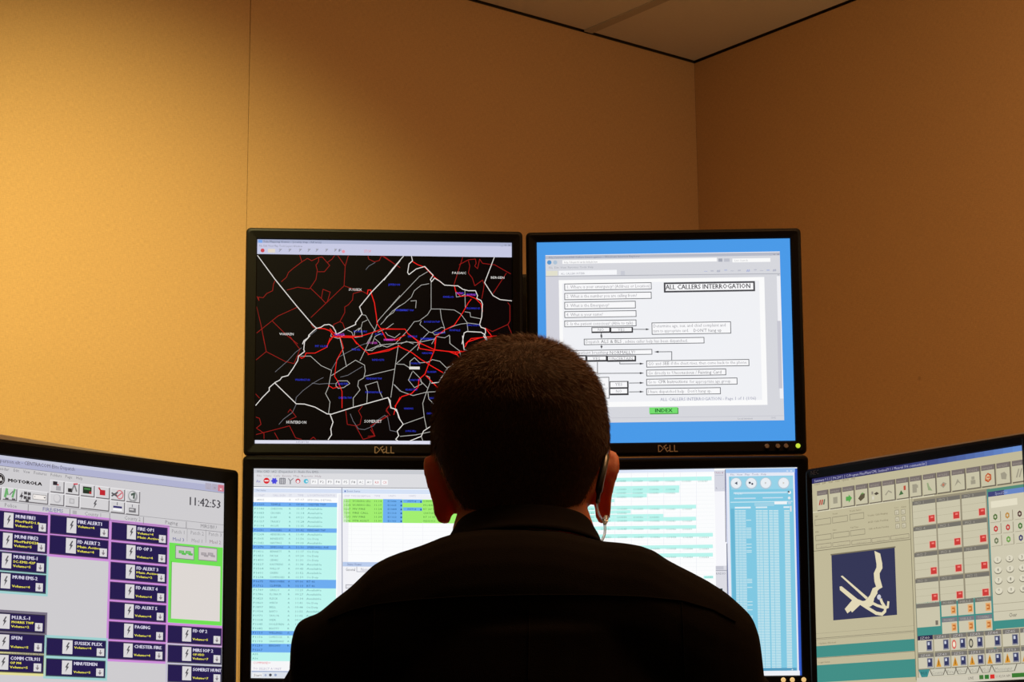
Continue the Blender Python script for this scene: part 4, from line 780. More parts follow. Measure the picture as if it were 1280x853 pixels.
# navy picture with the pale road sketch
ni = F.uv(305, 345); u1 = F.u_at(ni[1], 918)
F.z(1000, 750, 8.28); vb = F.uv(345, 215)[1]
F.z(1000, 650, 7.753); F.ruv(ni[0]-.004, ni[1]-.006, u1+.004, ni[1], (120, 112, 92), 3); F.ruv(ni[0], ni[1], u1, vb, (52, 54, 86), 4)
PL = (226, 216, 182)
for Q in ([(722, 302), (778, 328), (798, 425), (742, 430)], [(742, 430), (798, 425), (800, 470), (772, 520), (716, 520), (742, 462)], [(716, 520), (772, 520), (775, 570), (738, 650)], [(716, 520), (738, 650), (722, 600)], [(738, 650), (775, 565), (800, 655), (770, 672), (752, 690)],
          [(738, 650), (752, 690), (750, 720), (705, 665)], [(705, 665), (752, 712), (715, 770), (680, 730)], [(680, 730), (720, 768), (708, 812), (655, 762)], [(655, 762), (712, 800), (690, 838), (640, 842), (620, 795)], [(395, 548), (412, 542), (660, 755), (640, 772)],
          [(385, 648), (404, 645), (560, 770), (510, 785), (388, 682)], [(510, 785), (560, 770), (625, 795), (640, 842), (600, 835)], [(510, 785), (560, 800), (480, 895), (450, 850)], [(560, 800), (590, 820), (505, 900), (480, 860)]): F.poly(Q, PL, 6)
F.z(1000, 750, 8.28)
for Q in ([(545, 0), (610, 40), (492, 142), (464, 96)], [(600, 20), (760, 0), (760, 50), (720, 75), (640, 45)]): F.poly(Q, PL, 6)
F.line([(600, 20), (700, 85), (790, 140), (850, 150), (880, 120), (885, 85), (850, 30), (838, 0)], .012, PL, 6); F.line([(720, 20), (800, 60), (880, 85), (910, 75), (915, 25)], .010, PL, 6)
F.z(1000, 650, 7.753); F.disc(767, 750, 19, (205, 205, 215), 7); F.line([(775, 765), (825, 850)], .004, PL, 6)
F.z(1000, 750, 8.28)
def band(x, y0, y1, col, lay, ue=None):
    a = F.uv(x, y0)[1]; b = F.uv(x, y1)[1]; F.ruv(0, a, ue or ux, b, col, lay)
band(175, 350, 353, (160, 152, 128), 3); band(175, 400, 404, DK, 3); band(175, 413, 417, (150, 142, 120), 3)
small(195, 462, 'Update (Notes)', 375, 16); band(180, 482, 600, TEAL, 4); band(180, 603, 607, DK, 5); small(195, 658, 'Legal Status', 312, 16); band(180, 680, 858, TEAL, 4)
# line buttons grid
F.z(1130, 640, 7.753)
ug0 = F.uv(88, 150)[0]
Cx = [(92, 312), (325, 552), (568, 802)]
F.z(1130, 540, 7.753); va0 = F.uv(82, 678)[1]; F.z(1130, 640, 7.753); va1 = F.uv(94, 152)[1]; pitch = va1-va0
F.ruv(ux+.02, va0-.01, F.u_at(va1, 842), .80, (150, 142, 120), 2)
n = 1
for r in range(4):
    v = va0+pitch*r
    for i, (a, b) in enumerate(Cx):
        ua, ub = F.u_at(va1, a), F.u_at(va1, b)
        F.ruv(ua, v, ub, v+.155*pitch, (118, 114, 106), 4); F.textuv(ua+.01, v+.13*pitch, 'MCI  %d' % n, .10*pitch, (168, 162, 150), ua+.055, 5); n += 1
        F.ruv(ua, v+.155*pitch, ub, v+.96*pitch, (202, 196, 170), 3); F.ruv(ua, v+.40*pitch, ub, v+.41*pitch, (172, 165, 140), 4); F.ruv(ua, v+.66*pitch, ub, v+.67*pitch, (172, 165, 140), 4)
        ir = ub-.006; F.ruv(ir-.030, v+.60*pitch, ir+.003, v+.90*pitch, (225, 180, 160), 4); F.ruv(ir-.027, v+.62*pitch, ir, v+.87*pitch, (202, 62, 58), 5); F.ruv(ir-.018, v+.67*pitch, ir-.006, v+.73*pitch, (240, 130, 120), 6)
ut = F.u_at(va1, 814); ut2 = F.u_at(va1, 838); F.z(1130, 540, 7.753); vq = F.uv(800, 558)[1]; vq2 = F.uv(815, 588)[1]; F.ruv(ut, vq, ut2, .865, (78, 140, 136), 3)
F.ruv(ut, vq, 1, vq2, (84, 138, 118), 3)
# lower block
F.z(1130, 743, 7.753)
vL0 = F.uv(120, 98)[1]; vL1 = F.uv(125, 408)[1]; vL2 = F.uv(140, 580)[1]; vL3 = F.uv(145, 735)[1]; vL4 = F.uv(150, 808)[1]
uL = F.u_at(vL0, 118); F.ruv(uL, vL0-.005, ut, vL1, TEAL, 3)
ua, ub = F.u_at(vL0, 120), F.u_at(vL0, 345); F.ruv(ua, vL0, ub, vL1-.037, (202, 196, 170), 5); F.ruv(ua, vL0, ub, vL0+.019, (120, 116, 108), 6); F.ruv(ub-.022, vL0+.080, ub-.010, vL0+.10, (120, 112, 100), 6)
vv0 = F.uv(360, 68)[1]; vv1 = F.uv(368, 234)[1]; dd = vv1-vv0
for r, vv in enumerate((vv0, vv1)):
    for i, (a, b) in enumerate(((360, 508), (522, 672), (688, 845))):
        ua, ub = F.u_at(vL0, a), F.u_at(vL0, b); F.ruv(ua, vv, ub, vv+.92*dd, (204, 198, 174), 5); F.ruv(ua, vv, ub, vv+.25*dd, (122, 122, 128) if r else (118, 114, 106), 6); F.textuv(ua+.008, vv+.20*dd, ('MORRIS', 'HILLS', 'TOWERS')[i], .13*dd, (172, 168, 158), ub-.012, 7)
        F.ruv(ub-.026, vv+.34*dd, ub-.004, vv+.80*dd, (226, 170, 110), 6); F.ruv(ub-.021, vv+.44*dd, ub-.009, vv+.52*dd, (190, 105, 45), 7); F.ruv(ub-.021, vv+.64*dd, ub-.009, vv+.72*dd, (190, 105, 45), 7); F.ruv(ub-.012, vv+.44*dd, ub-.008, vv+.72*dd, (190, 105, 45), 7)
cells = [(132, 278), (292, 440), (452, 602), (615, 770), (785, 940), (955, 1112), (1125, 1290)]
for r, (va, vb) in enumerate(((vL1, vL2-.006), (vL2, vL3-.004))):
    for i, (a, b) in enumerate(cells):
        ua, ub = F.u_at(vL1, a), F.u_at(vL1, b)
        dd = vb-va
        F.ruv(ua, va, ub+.003, vb+.005, (140, 134, 116), 3); F.ruv(ua, va, ub, vb, (206, 200, 178), 4); F.ruv(ua, va, ub, va+.27*dd, (45, 42, 75) if (r, i) == (0, 0) else (120, 116, 110), 5)
        F.textuv(ua+.012, va+.22*dd, 'JZ%d' % (40+i+8*r), .15*dd, (185, 180, 178), ub-.014, 6)
        F.ruv(ub-.030, va+.32*dd, ub-.004, vb-.06*dd, (140, 140, 150), 5); F.ruv(ub-.027, va+.37*dd, ub-.008, vb-.14*dd, (52, 56, 96), 6); F.ruv(ub-.024, va+.42*dd, ub-.015, va+.60*dd, (200, 205, 220), 7)
        if r and i: F.put([(ua+.004, vb-.06*dd), (ua+.028, vb-.06*dd), (ua+.016, va+.33*dd)], [(0, 1, 2)], (214, 150, 52), 6); F.ruv(ua+.0145, va+.52*dd, ua+.0175, vb-.16*dd, (120, 70, 30), 7)
        if not r and i in (2, 3):
            u, v = ua+.014, va+.66*dd; q = SW/SH
            F.put([(u+.010*cos(k), v+.28*dd*sin(k)) for k in [2*pi*j/14 for j in range(14)]], [tuple(range(14))], (215, 100, 90) if i == 2 else (90, 88, 80), 6)
            F.put([(u+.006*cos(k), v+.17*dd*sin(k)) for k in [2*pi*j/14 for j in range(14)]], [tuple(range(14))], (238, 228, 205) if i == 2 else (190, 184, 160), 7)
F.ruv(uL, vL3, 1, vL4, (204, 200, 182), 3)
for x0, x1, t, a in ((148, 242, '911', 162), (250, 395, 'County', 270), (398, 500, 'Fire', 415), (500, 610, 'PD-1', 518), (620, 725, 'PD-2', 640), (735, 840, 'PD-3', 755), (855, 1085, 'Messenger', 880)):
    ua, ub = F.u_at(vL3, x0), F.u_at(vL3, x1); dd = vL4-vL3
    if t == '911': F.put([(ua-.004, vL3), (ub+.004, vL3), (ub-.008, vL4), (ua+.01, vL4)], [(0, 1, 2, 3)], (60, 140, 140), 5)
    else:
        for pq in ((ua-.003, ua+.010), (ub+.002, ub-.010)): F.put([(pq[0], vL3), (pq[0]+.004, vL3), (pq[1]+.004, vL4-.004), (pq[1], vL4-.004)], [(0, 1, 2, 3)], (110, 104, 92), 5)
        F.ruv(ua+.010, vL4-.006, ub-.010, vL4-.004, (110, 104, 92), 5)
    F.textuv(F.u_at(vL3, a), vL3+.70*dd, t, .42*dd, (30, 50, 70) if t == '911' else (160, 156, 142), F.u_at(vL3, x1-(18 if t != 'Messenger' else 35)), 6)
F.ruv(uL-.01, vL4+.001, 1, 1, (206, 200, 182), 4)
vs = vL4+.005
F.textuv(F.u_at(vs, 620), vs+.016, 'LINE', .011, (110, 104, 92), F.u_at(vs, 675), 6); F.textuv(F.u_at(vs, 885), vs+.015, '11:42:54 AM', .011, (120, 114, 100), F.u_at(vs, 1030), 6)
for a, b, col in ((730, 770, (70, 120, 60)), (782, 823, (50, 120, 50)), (835, 878, (215, 50, 45)), (1045, 1300, (60, 120, 50))): F.ruv(F.u_at(vs, a), vs, F.u_at(vs, b), vs+.018, col, 6)
# dialling window
F.z(1130, 540, 7.753); vd = F.uv(815, 585)[1]; ud = F.u_at(vd, 815)
F.z(1130, 743, 7.753); ve = F.uv(862, 262)[1]
F.ruv(ud, vd, 1, ve, (206, 200, 176), 6); F.ruv(ud, vd, 1, vd+.022, (104, 134, 196), 7); F.ruv(ud, vd, ud+.07, vd+.022, (66, 70, 120), 8); F.textuv(ud+.03, vd+.017, 'Speed Dial', .012, (170, 175, 205), ud+.085, 9)
F.ruv(ud+.010, vd+.043, ud+.125, vd+.072, (228, 222, 198), 8)
F.ruv(ut, ve, 1, vL1-.004, TEAL, 5); F.ruv(ud, ve-.040, 1, ve-.038, (160, 152, 130), 8); F.ruv(ud, ve-.073, 1, ve-.071, (160, 152, 130), 8); F.textuv(ud+.066, ve-.012, 'Clear', .016, (60, 56, 52), ud+.100, 8)
F.z(1130, 640, 7.753)
cx_ = [(888, 52), (1003, 32), (1120, 22)]; q = SW/SH
v0g = F.uv(888, 50)[1]; dg_ = F.uv(895, 165)[1]-v0g
for r in range(3):
    for i in range(3):
        u = F.u_at(v0g, (886, 1003, 1122)[i]); v = v0g+r*dg_
        F.ruv(u-.022, v-.42*dg_, u+.024, v+.45*dg_, (150, 142, 120), 7); F.ruv(u-.022, v-.42*dg_, u+.021, v+.42*dg_, (208, 202, 178), 8)
        col = ((85, 115, 60), (190, 140, 70), (90, 60, 60), (195, 60, 60), (195, 60, 60), (75, 120, 60), (110, 120, 90), (110, 160, 75), (70, 66, 110))[r*3+i]
        F.put([(u+.010*cos(k), v+.0115*q*sin(k)) for k in [2*pi*j/6+.5 for j in range(6)]], [tuple(range(6))], col, 9); F.put([(u+.004*cos(k), v+.005*q*sin(k)) for k in [2*pi*j/6 for j in range(6)]], [tuple(range(6))], (208, 202, 178), 10)
vk = F.uv(905, 465)[1]; dk = F.uv(913, 565)[1]-vk
for r, row in enumerate(('123', '456', '789', '*0#')):
    for i, ch in enumerate(row):
        u = F.u_at(vk, (908, 1025, 1145)[i]); v = vk+r*dk
        F.put([(u+.0165*cos(k), v+.0150*sin(k)+.003) for k in [2*pi*j/18 for j in range(18)]], [tuple(range(18))], (120, 114, 96), 8); F.put([(u+.0155*cos(k), v+.0140*sin(k)) for k in [2*pi*j/18 for j in range(18)]], [tuple(range(18))], (220, 214, 192), 9)
        F.textuv(u-.004, v+.006, ch, .014, (45, 42, 40), u+.004, 10)
F.build(mF)

# ---------------------------------------------------------------- stand for the four middle monitors, desk
st = empty('monitor_stand', (.02, 3.16, .76)); tag(st, 'black post behind the four middle monitors on the desk', 'stand')
def local(root, mb, name, m, smooth=False, parent=None):
    o = mb.build(name, m, parent or root, smooth); o.data.transform(Matrix.Translation(-root.location)); return o
local(st, MB().box(-.02, .06, 3.13, 3.19, .772, 1.57, c=.006), 'pole', M_BEZ)
local(st, MB().box(-.18, .22, 3.02, 3.33, .7602, .772, c=.004), 'base', M_METAL)
for z in (1.096, 1.4365):
    local(st, MB().box(-.24, .28, 3.108, 3.1295, z-.02, z+.02, c=.004), 'crossbar', M_METAL)
for x, yb, z in ((-.187, 3.002, 1.4365), (.2265, 3.020, 1.438), (-.189, 3.010, 1.0958), (.2265, 3.041, 1.0969)):
    local(st, MB().box(x-.035, x+.035, yb+.0605, 3.1075, z-.03, z+.03, c=.002), 'mount_plate', M_METAL)
dk = empty('desk', (0, 2.85, 0)); tag(dk, 'wide brown laminate dispatch desk carrying the six monitors', 'desk')
def local0(root, mb, name, m, smooth=False): o = mb.build(name, m, root, smooth); o.data.transform(Matrix.Translation(-root.location)); return o
b = MB()
out = [(-1.02, 2.35), (-.55, 2.30), (.55, 2.30), (1.02, 2.35), (1.02, 3.50), (-.98, 3.44)]
b.loft([[Vector((x*s_, 2.85+(y-2.85)*s_, z)) for x, y in out] for s_, z in ((.996, .724), (1, .728), (1, .756), (.996, .760))]); local0(dk, b, 'worktop', M_DESK)
for x, y in ((-.95, 2.42), (.95, 2.42), (-.92, 3.36), (.95, 3.40)): local0(dk, MB().box(x-.03, x+.03, y-.03, y+.03, 0, .724, c=.004), 'leg', M_METAL)

# ---------------------------------------------------------------- chair (seat and back stay below the view)
ch = empty('office_chair', (.01, 1.93, 0)); tag(ch, 'dark swivel office chair the seated man sits on', 'chair')
bx_ = MB(); bx_.box(-.235, .255, 1.74, 2.20, .375, .435, c=.028); local0(ch, bx_, 'seat', M_CHAIR, True)
b = MB(); b.loft([[Vector((.01+.20*w_*cos(t), 1.655+dy+.026*sin(t), z)) for t in [2*pi*i/32 for i in range(32)]] for w_, dy, z in ((.70, .012, .50), (.95, .006, .52), (1.0, 0, .58), (1.0, -.01, .70), (.95, -.012, .78), (.7, -.01, .805))]); local0(ch, b, 'backrest', M_CHAIR, True)
b = MB(); b.tube([(.01, 1.80, .372), (.01, 1.66, .372), (.01, 1.615, .42), (.01, 1.610, .60)], .014, 12); local0(ch, b, 'back_bracket', M_METAL, True)
local0(ch, MB().cyl((.01, 1.95, .09), .025, .285, n=20), 'gas_lift', M_METAL, True)
b0 = MB()
b0.cyl((.01, 1.95, .075), .05, .045)
local0(ch, b0, 'hub', M_METAL)
for i in range(5):
    a = 2*pi*i/5+.3; ex, ey = .01+.29*cos(a), 1.95+.29*sin(a)
    local0(ch, MB().tube([(.01, 1.95, .098), (.01+.15*cos(a), 1.95+.15*sin(a), .09), (ex, ey, .073)], [.020, .017, .013], 12), 'base_leg', M_METAL, True)
    local0(ch, MB().cyl((ex-.012, ey, .028), .028, .024, 'X', 18), 'caster', M_SHELL)

# ---------------------------------------------------------------- the man
PX = FPX
YH = 2.06                      # depth of the ear line
CXH = at(650, 520, YH).x
def head_w(z):                 # half width of skull without hair
    T = []
    for y, w_ in ((425, 0), (427, 17), (431, 33), (437, 49), (443, 60), (450, 71), (457, 78), (466, 86), (476, 93), (490, 98.5), (505, 102.5), (531, 107), (560, 108), (580, 105), (600, 99), (620, 91), (640, 80), (660, 66), (672, 52), (682, 36), (690, 22)):
        p = at(650+w_, y, YH); T.append((p.z, p.x-at(650, y, YH).x))
    return T
WT = sorted(head_w(0)); ZTOP = at(650, 426.5, YH).z; ZCH = ZTOP-.222
BK = [(0, 0), (.01, .022), (.03, .042), (.07, .062), (.13, .078), (.22, .092), (.34, .101), (.46, .100), (.56, .094), (.66, .085), (.76, .077), (.85, .072), (.93, .066), (1.0, .045)]
FR = [(0, 0), (.01, .020), (.03, .038), (.07, .056), (.13, .070), (.22, .082), (.32, .088), (.42, .090), (.50, .086), (.60, .087), (.72, .088), (.82, .086), (.93, .082), (.98, .070), (1.0, .045)]
WD = [(0, 0)]
def hw(t):
    z = ZTOP-.222*t
    w_ = interp(WT, z)
    if t > .84: w_ = min(w_, interp([(.84, .060), (.93, .042), (1.0, .022)], t))
    return max(w_, .002)
def hp(th, t, off=0.0):        # th=0 back (towards camera), pi face
    w_, bk, fr = hw(t)+off, interp(BK, t)+off, interp(FR, t)+off
    c, s_ = cos(th), sin(th)
    ex = .92
    X = w_*math.copysign(abs(s_)**ex, s_); d = bk if c > 0 else fr
    Y = -d*math.copysign(abs(c)**ex, c)
    lean = .018*(1-t)          # head tipped a little forward
    z = ZTOP-.222*t+off*(1 if t < .08 else 0)
    x0 = 0; y_ = Y
    if c < -.3:                # face relief
        def g(a, b, sa, sb): return math.exp(-((X-a)/sa)**2-((t-b)/sb)**2)
        y_ += -.012*(g(.031, .50, .015, .05)+g(-.031, .50, .015, .05)) + .006*(g(.028, .42, .022, .03)+g(-.028, .42, .022, .03))
        y_ += .013*g(0, .55, .008, .07)+.022*g(0, .65, .012, .035)+.008*g(0, .64, .022, .025)
        y_ += .007*g(0, .75, .024, .018)-.004*g(0, .772, .025, .007)+.007*g(0, .795, .022, .018)+.008*g(0, .92, .024, .05)
        y_ += .004*(g(.052, .62, .02, .05)+g(-.052, .62, .02, .05))
    return Vector((CXH+x0+X, YH-.002+lean+y_, z))
TS = [0.0, .004, .012, .025, .045, .07, .10, .14, .18, .22]+[.22+.78*i/46 for i in range(1, 47)]
NT = 72
body = MB()
body.loft([[hp(2*pi*j/NT, max(t, .002)) for j in range(NT)] for t in TS])
# neck
def ell_ring(cx, cy, cz, rx, ry, n=36, tilt=0, sq=1.0):
    return [Vector((cx+rx*math.copysign(abs(sin(a))**sq, sin(a)), cy-ry*math.copysign(abs(cos(a))**sq, cos(a)), cz-tilt*cos(a)*ry)) for a in [2*pi*i/n for i in range(n)]]
xn = at(654, 650, 2.03).x; wn = at(654+89, 650, 2.03).x-xn
zs = lambda y, Y=2.0: at(650, y, Y).z
body.loft([ell_ring(xn, 2.045, zs(600), wn*.80, .044), ell_ring(xn, 2.045, zs(630), wn*.92, .050), ell_ring(xn, 2.035, zs(655), wn*1.0, .056), ell_ring(xn, 2.033, zs(682), wn*1.0, .050), ell_ring(xn, 2.025, zs(705), wn*.95, .050)])
# torso inside the shirt
XC = at(655, 700, 1.95).x
body.loft([ell_ring(XC, 1.925, .44, .15, .10), ell_ring(XC, 1.925, .50, .165, .115), ell_ring(XC, 1.91, .60, .150, .105), ell_ring(XC, 1.90, .72, .160, .105), ell_ring(XC, 1.90, .84, .172, .105), ell_ring(XC, 1.92, .93, .155, .092), ell_ring(XC, 1.95, .985, .105, .07), ell_ring(XC, 1.97, 1.01, .075, .055)])
def arm_pts(s):
    sh = at(655+s*208, 842, 1.95); wr = Vector((.02+s*.15, 2.36, .795)); el = Vector((s*.262+.01, 2.10, .775))
    return sh, el, wr
for s in (-1, 1):
    sh, el, wr = arm_pts(s)
    body.tube([Vector((XC+s*.10, 1.94, .925)), sh, sh.lerp(el, .3), sh.lerp(el, .65), el, el.lerp(wr, .3), el.lerp(wr, .7), wr], [.042, .042, .042, .040, .037, .036, .029, .025], 20)
    # hand resting on the worktop
    hx = Vector((-s*.18, .98, 0)).normalized(); side = Vector((hx.y, -hx.x, 0)); up = Vector((0, 0, 1))
    palm = [wr, wr+hx*.03-up*.006, wr+hx*.065-up*.012, wr+hx*.092-up*.014]
    rr = []
    for i, (p, wd, th_) in enumerate(zip(palm, (.024, .036, .041, .039), (.018, .015, .014, .011))):
        rr.append([p+side*(wd*cos(a))+up*(th_*sin(a)) for a in [2*pi*j/20 for j in range(20)]])
    body.loft(rr)
    for k, (o_, L) in enumerate(((-.030, .072), (-.010, .082), (.011, .077), (.030, .060))):
        r0 = wr+hx*.078-up*.012+side*o_; d = (hx+side*o_*2.2).normalized()
        body.tube([r0, r0+d*L*.35+up*.004, r0+d*L*.72-up*.004, r0+d*L-up*.014], [.0092, .0088, .0080, .0068], 12)
    r0 = wr+hx*.022-side*(-s)*(-.0)-up*.006; ts = -s   # thumb leaves the inner side of the palm
    t0 = wr+hx*.025+Vector((ts*.024, 0, -.008))
    body.tube([t0, t0+Vector((ts*.022, .022, -.004)), t0+Vector((ts*.034, .046, -.010)), t0+Vector((ts*.038, .066, -.013))], [.0125, .0105, .0092, .0076], 12)
    # leg
    hip = Vector((XC+s*.085, 1.95, .50)); kn = Vector((XC+s*.13, 2.36, .485)); an = Vector((XC+s*.13, 2.42, .10))
    body.tube([hip, hip.lerp(kn, .5), kn, kn+Vector((0, .02, -.05)), kn.lerp(an, .4), kn.lerp(an, .8), an, an-Vector((0, 0, .03))], [.075, .070, .055, .053, .052, .038, .034, .034], 20)
    body.tube([an+Vector((0, -.02, -.055)), an+Vector((0, .06, -.06)), an+Vector((0, .12, -.070))], [.026, .026, .018], 16)
# ears: back of the auricle, standing off the head, widest at the top
def ear(s, pts, Y):
    rr = []
    for (xi, xo, y, dy) in pts:        # inner edge, outer edge and height, measured at the ear depth
        a, o_ = at(xi, y, Y), at(xo, y, Y); c = (a+o_)/2+Vector((0, dy, 0)); rx = abs(o_.x-a.x)/2; th_ = .0075
        rot = Vector((1, -.42*s*-1, 0)) if False else Vector((1, s*-.35, 0))
        rr.append([c+rot*(rx*cos(t_))+Vector((0, th_*sin(t_), 0)) for t_ in [2*pi*j/20 for j in range(20)]])
    body.loft(rr)
ear(-1, [(532, 541, 567.5, .014), (529, 546, 572, .012), (528, 549, 579, .008), (528.5, 552, 587, .004), (530.5, 556, 597, .000), (534, 560, 609, -.002), (538, 562, 621, -.003), (541, 564, 633, -.003), (542, 565, 643, -.001), (545, 564, 650, .002), (550, 561, 654.5, .004)], YH)
ear(1, [(762, 770, 562, .014), (756, 773, 566, .012), (754, 775, 573, .008), (752, 775.5, 581, .004), (750, 774, 591, .000), (748, 770, 603, -.002), (746, 766.5, 615, -.003), (744, 764.5, 627, -.003), (743, 764, 639, -.002), (745, 763, 648, .002), (748, 758, 654.5, .004)], YH)
def remesh(o, vox, smooth_iter, fac=.5):
    md = o.modifiers.new('r', 'REMESH'); md.mode = 'VOXEL'; md.voxel_size = vox
    if smooth_iter: sm = o.modifiers.new('s', 'SMOOTH'); sm.iterations = smooth_iter; sm.factor = fac
    bpy.context.view_layer.update(); dg = bpy.context.evaluated_depsgraph_get()
    me = bpy.data.meshes.new_from_object(o.evaluated_get(dg)); old = o.data; o.modifiers.clear(); o.data = me; bpy.data.meshes.remove(old)
    me.polygons.foreach_set('use_smooth', [True]*len(me.polygons))
    if not me.materials: me.materials.append(None)
    return o
man = empty('person', (XC, 1.93, .435)); tag(man, 'seated man seen from behind in black shirt with cropped brown hair', 'person')
def loc(o, root=None): o.data.transform(Matrix.Translation(-man.location)); return o
bo = body.build('body', M_SKIN, man, True); remesh(bo, .0034, 3); bo.data.materials.clear(); bo.data.materials.append(M_SKIN); loc(bo)
for s in (-1, 1):
    e = hp(pi, .50); c = Vector((CXH+s*.031, e.y-.017, ZTOP-.222*.50))
    o = loc(MB().ell(c, (.0125, .0125, .0125), n=16).build('eye', M_EYE, man, True)); i_ = loc(MB().ell(c+Vector((0, .0095, 0)), (.0055, .0035, .0055), n=12).build('iris', M_IRIS, o, True))

# shirt: yoke as slices along x following the shoulder line, plus trunk and sleeves
YS = 1.945
top = [(366, 800), (370, 788), (376, 777), (388, 771.5), (400, 768), (412, 758), (425, 746.5), (440, 735.5), (455, 721), (470, 706.5), (485, 698.5), (500, 692.5), (520, 686), (538, 679.5), (553, 673), (570, 668), (600, 664), (650, 662), (700, 666), (735, 674), (752, 678), (772, 679.5), (785, 681), (800, 684), (816, 690), (830, 700), (845, 708), (860, 715.5), (882, 727), (905, 741.5), (922, 757), (936, 771), (944, 790), (947, 802)]
shirt = MB(); rr = []
for i, (x, y) in enumerate(top):
    p = at(x, y, YS); f = min(1, min(x-366, 947-x)/75.)
    f = max(f, 0)**.5
    d = .050+.062*f; h = .050+.085*f
    cy = YS-.004*f
    yd = p.z-h
    rg = []
    for j in range(32):
        a = 2*pi*j/32; ca, sa = cos(a), sin(a)
        rg.append(Vector((p.x, cy+d*math.copysign(abs(ca)**.9, ca)-(.012*f*(1-sa)*.5), yd+h*sa)))
    rr.append(rg)
shirt.loft(rr)
zt = at(650, 720, YS).z
shirt.loft([ell_ring(XC, 1.920, .470, .178, .128), ell_ring(XC, 1.920, .53, .185, .135), ell_ring(XC, 1.905, .64, .176, .125), ell_ring(XC, 1.90, .76, .192, .126), ell_ring(XC, 1.91, .86, .200, .122), ell_ring(XC, 1.93, .93, .170, .11), ell_ring(XC, 1.945, .965, .12, .08)])
for s in (-1, 1):
    sh, el, wr = arm_pts(s)
    o0 = at(434 if s < 0 else 878, 838, YS); o1 = at(417 if s < 0 else 893, 870, 1.955); o2 = o1.lerp(el, .45)
    shirt.tube([o0, o1, o2, el, el.lerp(wr, .35), el.lerp(wr, .75), el.lerp(wr, .90)], [.0500, .0495, .049, .047, .045, .037, .034], 24)
so = shirt.build('shirt', M_SHIRT, man, True); remesh(so, .0042, 4); so.data.materials.clear(); so.data.materials.append(M_SHIRT)
# fabric folds: low relief waves on the cloth
me = so.data; me.update(); ZF = at(650, 735, 1.85).z
NRM = [v.normal.copy() for v in me.vertices]; COS = [v.co.copy() for v in me.vertices]; newco = []
for v, n in zip(COS, NRM):
    x, y, z = v
    k = sin(z*52+x*9*(1 if x > XC else -1)+sin(x*16)*1.3)*.5+sin(x*34+z*20)*.35
    f = max(0, min(1, (ZF-z)/.04)); newco.extend(v+n*(.0022*k*f))
me.vertices.foreach_set('co', newco); me.update()
# yoke seam on the back, collar, pleat seams
bpy.context.view_layer.update()
from mathutils.bvhtree import BVHTree
bv = BVHTree.FromPolygons([v.co.copy() for v in me.vertices], [tuple(p.vertices) for p in me.polygons])
def on_shirt(x, y, off=.0006):
    d = CM @ Vector(((x-640)/FPX, 1, (426.5-y)/FPX)); h = bv.ray_cast(Vector((0, 0, CAMZ)), d.normalized())
    return h[0]+h[1]*off if h[0] else None
def seam(P, name, r=.0008, off=.0002):
    Q = [q for q in (on_shirt(*p, off) for p in P) if q is not None]
    if len(Q) > 1: o = MB().tube(Q, r, 6).build(name, M_SHIRT, so, True)
def poly_pts(P, n=14):
    out = []
    for (a, b), (c, d) in zip(P, P[1:]):
        for i in range(n): out.append((a+(c-a)*i/n, b+(d-b)*i/n))
    return out+[P[-1]]
YK = [(412, 775), (440, 764), (468, 757), (520, 751), (580, 747), (662, 745), (740, 745), (800, 747), (852, 752), (890, 763), (918, 778)]
seam(poly_pts(YK), 'yoke_seam', .0010, .0006)
for x0, y0, x1 in ((468, 758, 466), (662, 746, 660), (852, 753, 856)): seam(poly_pts([(x0, y0), ((x0+x1)/2, 800), (x1, 850)]), 'pleat_seam')
loc(so)
for c in so.children: c.data.transform(Matrix.Translation(-man.location))
# collar: stand and folded leaf, open in front
col_ = MB()
def cring(z_y, half, ry, cy, xoff=0, dz=0.0, tilt=.18): 
    p = at(650+xoff, z_y, 1.97); w_ = half/FPX*2.02
    return ell_ring(p.x, cy, p.z-.0105, w_, ry, 56, -tilt)
prof = [(662, 86, .058, 2.006), (645, 81, .056, 2.014), (634, 79, .055, 2.022), (631, 81, .057, 2.022), (636, 85, .061, 2.018), (655, 94, .068, 2.006), (666, 97, .076, 1.998), (674, 102.5, .082, 1.992), (675.5, 101, .080, 1.992), (668, 92, .072, 1.998), (664, 84, .062, 2.004)]
R_ = [cring(y, h, ry, cy, 5) for y, h, ry, cy in prof]
n = 56; V = [p for r in R_ for p in r]; Fc = []
for i in range(len(R_)):
    i2 = (i+1) % len(R_)
    for j in range(n):
        if 24 <= j < 32: continue
        k = (j+1) % n; Fc.append((i*n+j, i*n+k, i2*n+k, i2*n+j))
cap = [tuple(i*n+24 for i in range(len(R_))), tuple(i*n+32 for i in reversed(range(len(R_))))]
co = mesh_obj('collar', V, Fc+cap, M_SHIRT, so, True); loc(co)
for s in (-1, 1):
    sh, el, wr = arm_pts(s); a_, b_ = el.lerp(wr, .86), el.lerp(wr, .95)
    loc(MB().tube([a_, a_.lerp(b_, .5), b_], [.0365, .0365, .0355], 24).build('cuff', M_SHIRT, so, True))
